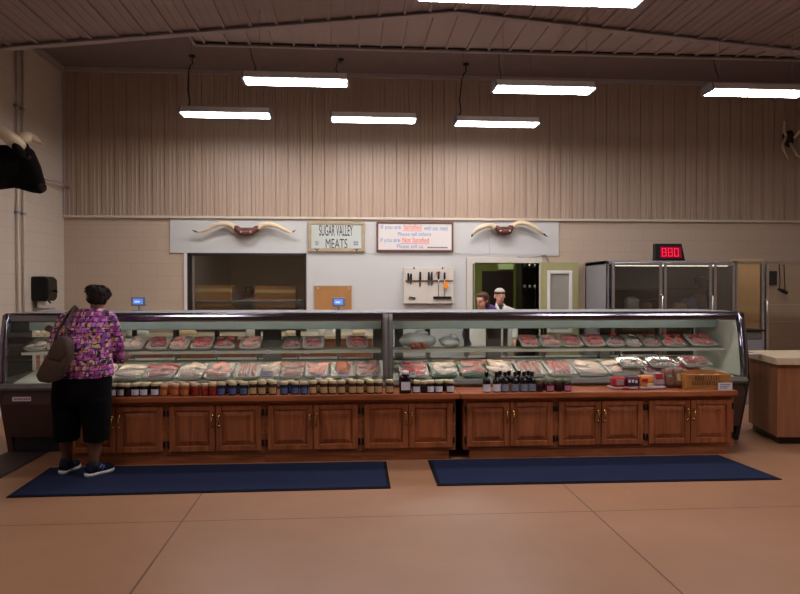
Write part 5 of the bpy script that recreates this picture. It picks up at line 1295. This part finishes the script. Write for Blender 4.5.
# shoulder bag
T = thing('shoulder_bag', 'brown slouchy leather bag hanging from the left shoulder of the shopper', 'bag', tuple(wp(52, 383, 5.85)))
pts = [(59, 336), (66, 339), (69, 348), (68, 360), (61, 373), (56, 381.5), (48, 383.5), (38, 382), (34.8, 376), (39, 367), (46, 355), (52, 343)]
b = MB(); b.prism([wp(x, y, 5.79) for x, y in pts], (0, .13, 0))
b.build('bag_body', M['bagleather'], T, True, .018)
b = MB(); b.prism([wp(x, y, 5.78) for x, y in ((58, 339), (66, 342), (67.5, 352), (60, 362), (47, 359), (52, 346))], (0, .03, 0)); b.build('flap', M['bagleather'], T, True, .012)
MB().tube([wp(64, 341, 5.86), wp(66, 328, 5.92), wp(70.5, 315, 6.03), wp(75, 307.5, 6.17), wp(78, 310, 6.34)], [.022, .022, .024, .026, .024], 10, .35).build('strap', M['bagleather'], T, True)
MB().tube([wp(54, 344, 5.86), wp(58, 331, 5.92), wp(66, 317, 6.03), wp(74, 307.5, 6.16)], [.018, .019, .02, .02], 10, .35).build('strap', M['bagleather'], T, True)

# ---- two workers behind the counter
def worker(label, C, yaw, tilt, sh_w, top, Yb, skin, extras):
    Wk = thing('person', label, 'person', (C.x, Yb, 0))
    b = MB(); P, e = head_shape(b, C, yaw, tilt, 1.0)
    z = C.z; cx = C.x
    b.tube([Vector((cx, Yb, z - .21)), Vector((cx, Yb, z - .14)), C + Vector((0, .015, -.07))], [.07, .056, .055], 14)
    zs = z - .205
    b.loft([(cx, Yb, .86, .15, .10), (cx, Yb, 1.05, .14, .10), (cx, Yb, zs - .1, .17, .10), (cx, Yb, zs, sh_w * .8, .07), (cx, Yb, zs + .05, .07, .06)], 18)
    for s in (-1, 1):
        S_, E_, H_ = Vector((cx + s * sh_w, Yb, zs - .03)), Vector((cx + s * (sh_w + .06), Yb + .02, zs - .31)), Vector((cx + s * (sh_w + .03), Yb - .12, zs - .54))
        b.tube([Vector((cx + s * .1, Yb, zs)), S_, E_, H_], [.06, .055, .042, .028], 12); hand(b, H_, (0, -.35, -1), (-s, 0, 0), 1.0, s, .5)
        b.tube([Vector((cx + s * .09, Yb, .92)), Vector((cx + s * .1, Yb - .01, .5)), Vector((cx + s * .1, Yb + .01, .28)), Vector((cx + s * .1, Yb, .06))], [.09, .06, .055, .04], 12)
        b.ball((cx + s * .1, Yb - .06, .045), (.045, .12, .04))
    bo = b.fuse(.009, 2).build('body', skin, Wk, True); face_parts(bo, P, e, 1.0, M['lip'])
    b = MB(); b.loft([(cx, Yb, .80, .20, .135), (cx, Yb, 1.05, .175, .13), (cx, Yb, zs - .1, .20, .13), (cx, Yb, zs - .02, sh_w, .10), (cx, Yb, zs + .05, .10, .075)], 22)
    for s in (-1, 1):
        b.tube([Vector((cx + s * .1, Yb, zs - .02)), Vector((cx + s * sh_w, Yb, zs - .03)), Vector((cx + s * (sh_w + .06), Yb + .02, zs - .31)), Vector((cx + s * (sh_w + .04), Yb - .10, zs - .46))], [.08, .075, .06, .05], 14)
    b.fuse(.012, 3).build('coat' if top == 'coat' else 'shirt', M[top], Wk, True)
    b = MB(); b.loft([(cx, Yb, .92, .19, .125), (cx, Yb, .78, .19, .125)], 18)
    for s in (-1, 1): b.tube([Vector((cx + s * .09, Yb, .85)), Vector((cx + s * .1, Yb - .01, .5)), Vector((cx + s * .1, Yb, .09))], [.10, .08, .075], 14)
    b.fuse(.013, 2).build('trousers', M['darkshirt'], Wk, True)
    for s in (-1, 1): MB().ball((cx + s * .1, Yb - .06, .05), (.055, .14, .05)).build('shoe', M['black'], Wk, True)
    b = MB(); b.loft([(cx, Yb, .50, .235, .19), (cx, Yb, .80, .225, .165), (cx, Yb, 1.05, .20, .155), (cx, Yb, zs - .13, .16, .152)], 20); b.build('apron', M['coat'], Wk, True)
    extras(Wk, P, e, zs, cx, Yb); return Wk
def man_x(Wk, P, e, zs, cx, Yb):
    b = MB(); b.ball(P(0, .008, .062), (.084, .104, .068), e, 20, 12); cp = b.build('cap', M['cap'], Wk, True)
    b = MB(); b.loft([(P(0, .004, .05)[0], P(0, .004, .05)[1], P(0, .004, .05)[2] - .012, .084, .105), (P(0, .004, .05)[0], P(0, .004, .05)[1], P(0, 0, .05)[2] + .018, .085, .105)], 22); b.build('cap_band', M['hair_brown'], cp, True)
    b = MB(); b.prism([P(-.04, -.05, -.13), P(.04, -.05, -.13), P(.0, -.135, -.27)], (0, .02, 0)); b.build('undershirt', M['darkshirt'], Wk)
    for s in (-1, 1): MB().tube([P(s * .06, .0, -.125), P(s * .065, -.075, -.15), P(s * .035, -.125, -.24), P(s * .004, -.14, -.31)], [.018, .02, .018, .014], 8, .6).build('collar', M['coat'], Wk, True)
def wom_x(Wk, P, e, zs, cx, Yb):
    b = MB(); b.ball(P(0, .035, .035), (.094, .10, .095), e, 20, 14); b.ball(P(.0, .07, -.04), (.085, .07, .085), e); b.ball(P(0, -.03, .085), (.07, .06, .03), e)
    b.fuse(.009, 1).jitter(.006, 35, 3).build('hair', M['hair_brown'], Wk, True)
    b = MB()
    for s in (-1, 1): b.tube([P(s * .033 + .021 * math.cos(t), -.098, .003 + .017 * math.sin(t)) for t in [2 * PI * k / 14 for k in range(15)]], .0025, 6)
    b.tube([P(-.012, -.1, .005), P(.012, -.1, .005)], .0025, 6)
    for s in (-1, 1): b.tube([P(s * .055, -.096, .006), P(s * .082, -.03, .008), P(s * .086, .02, .006)], .003, 6)
    b.build('glasses', M['black'], Wk, True)
    q = at(490.5, 309, Yb); MB().ball((q.x, Yb + .02, q.z - .02), (.10, .08, .085), None, 16, 10).build('shirt_shoulder', M['purple'], Wk, True)
    q = at(493.5, 312, Yb - .06); MB().ball((q.x, Yb - .05, q.z - .02), (.07, .06, .06), None, 16, 10).build('sleeve_cap', M['coat'], Wk, True)
C = at(499.8, 296.2, 10.62)
worker('person in pale cap and white coat facing the shop from the doorway', C, .02, 0, .185, 'coat', 10.66, M['skin'], man_x)
C = at(482.0, 300.6, 10.15)
worker('person with brown hair and glasses in a purple shirt, face turned left behind the counter', C, -.75, .12, .17, 'purple', 10.2, M['skin'], wom_x)
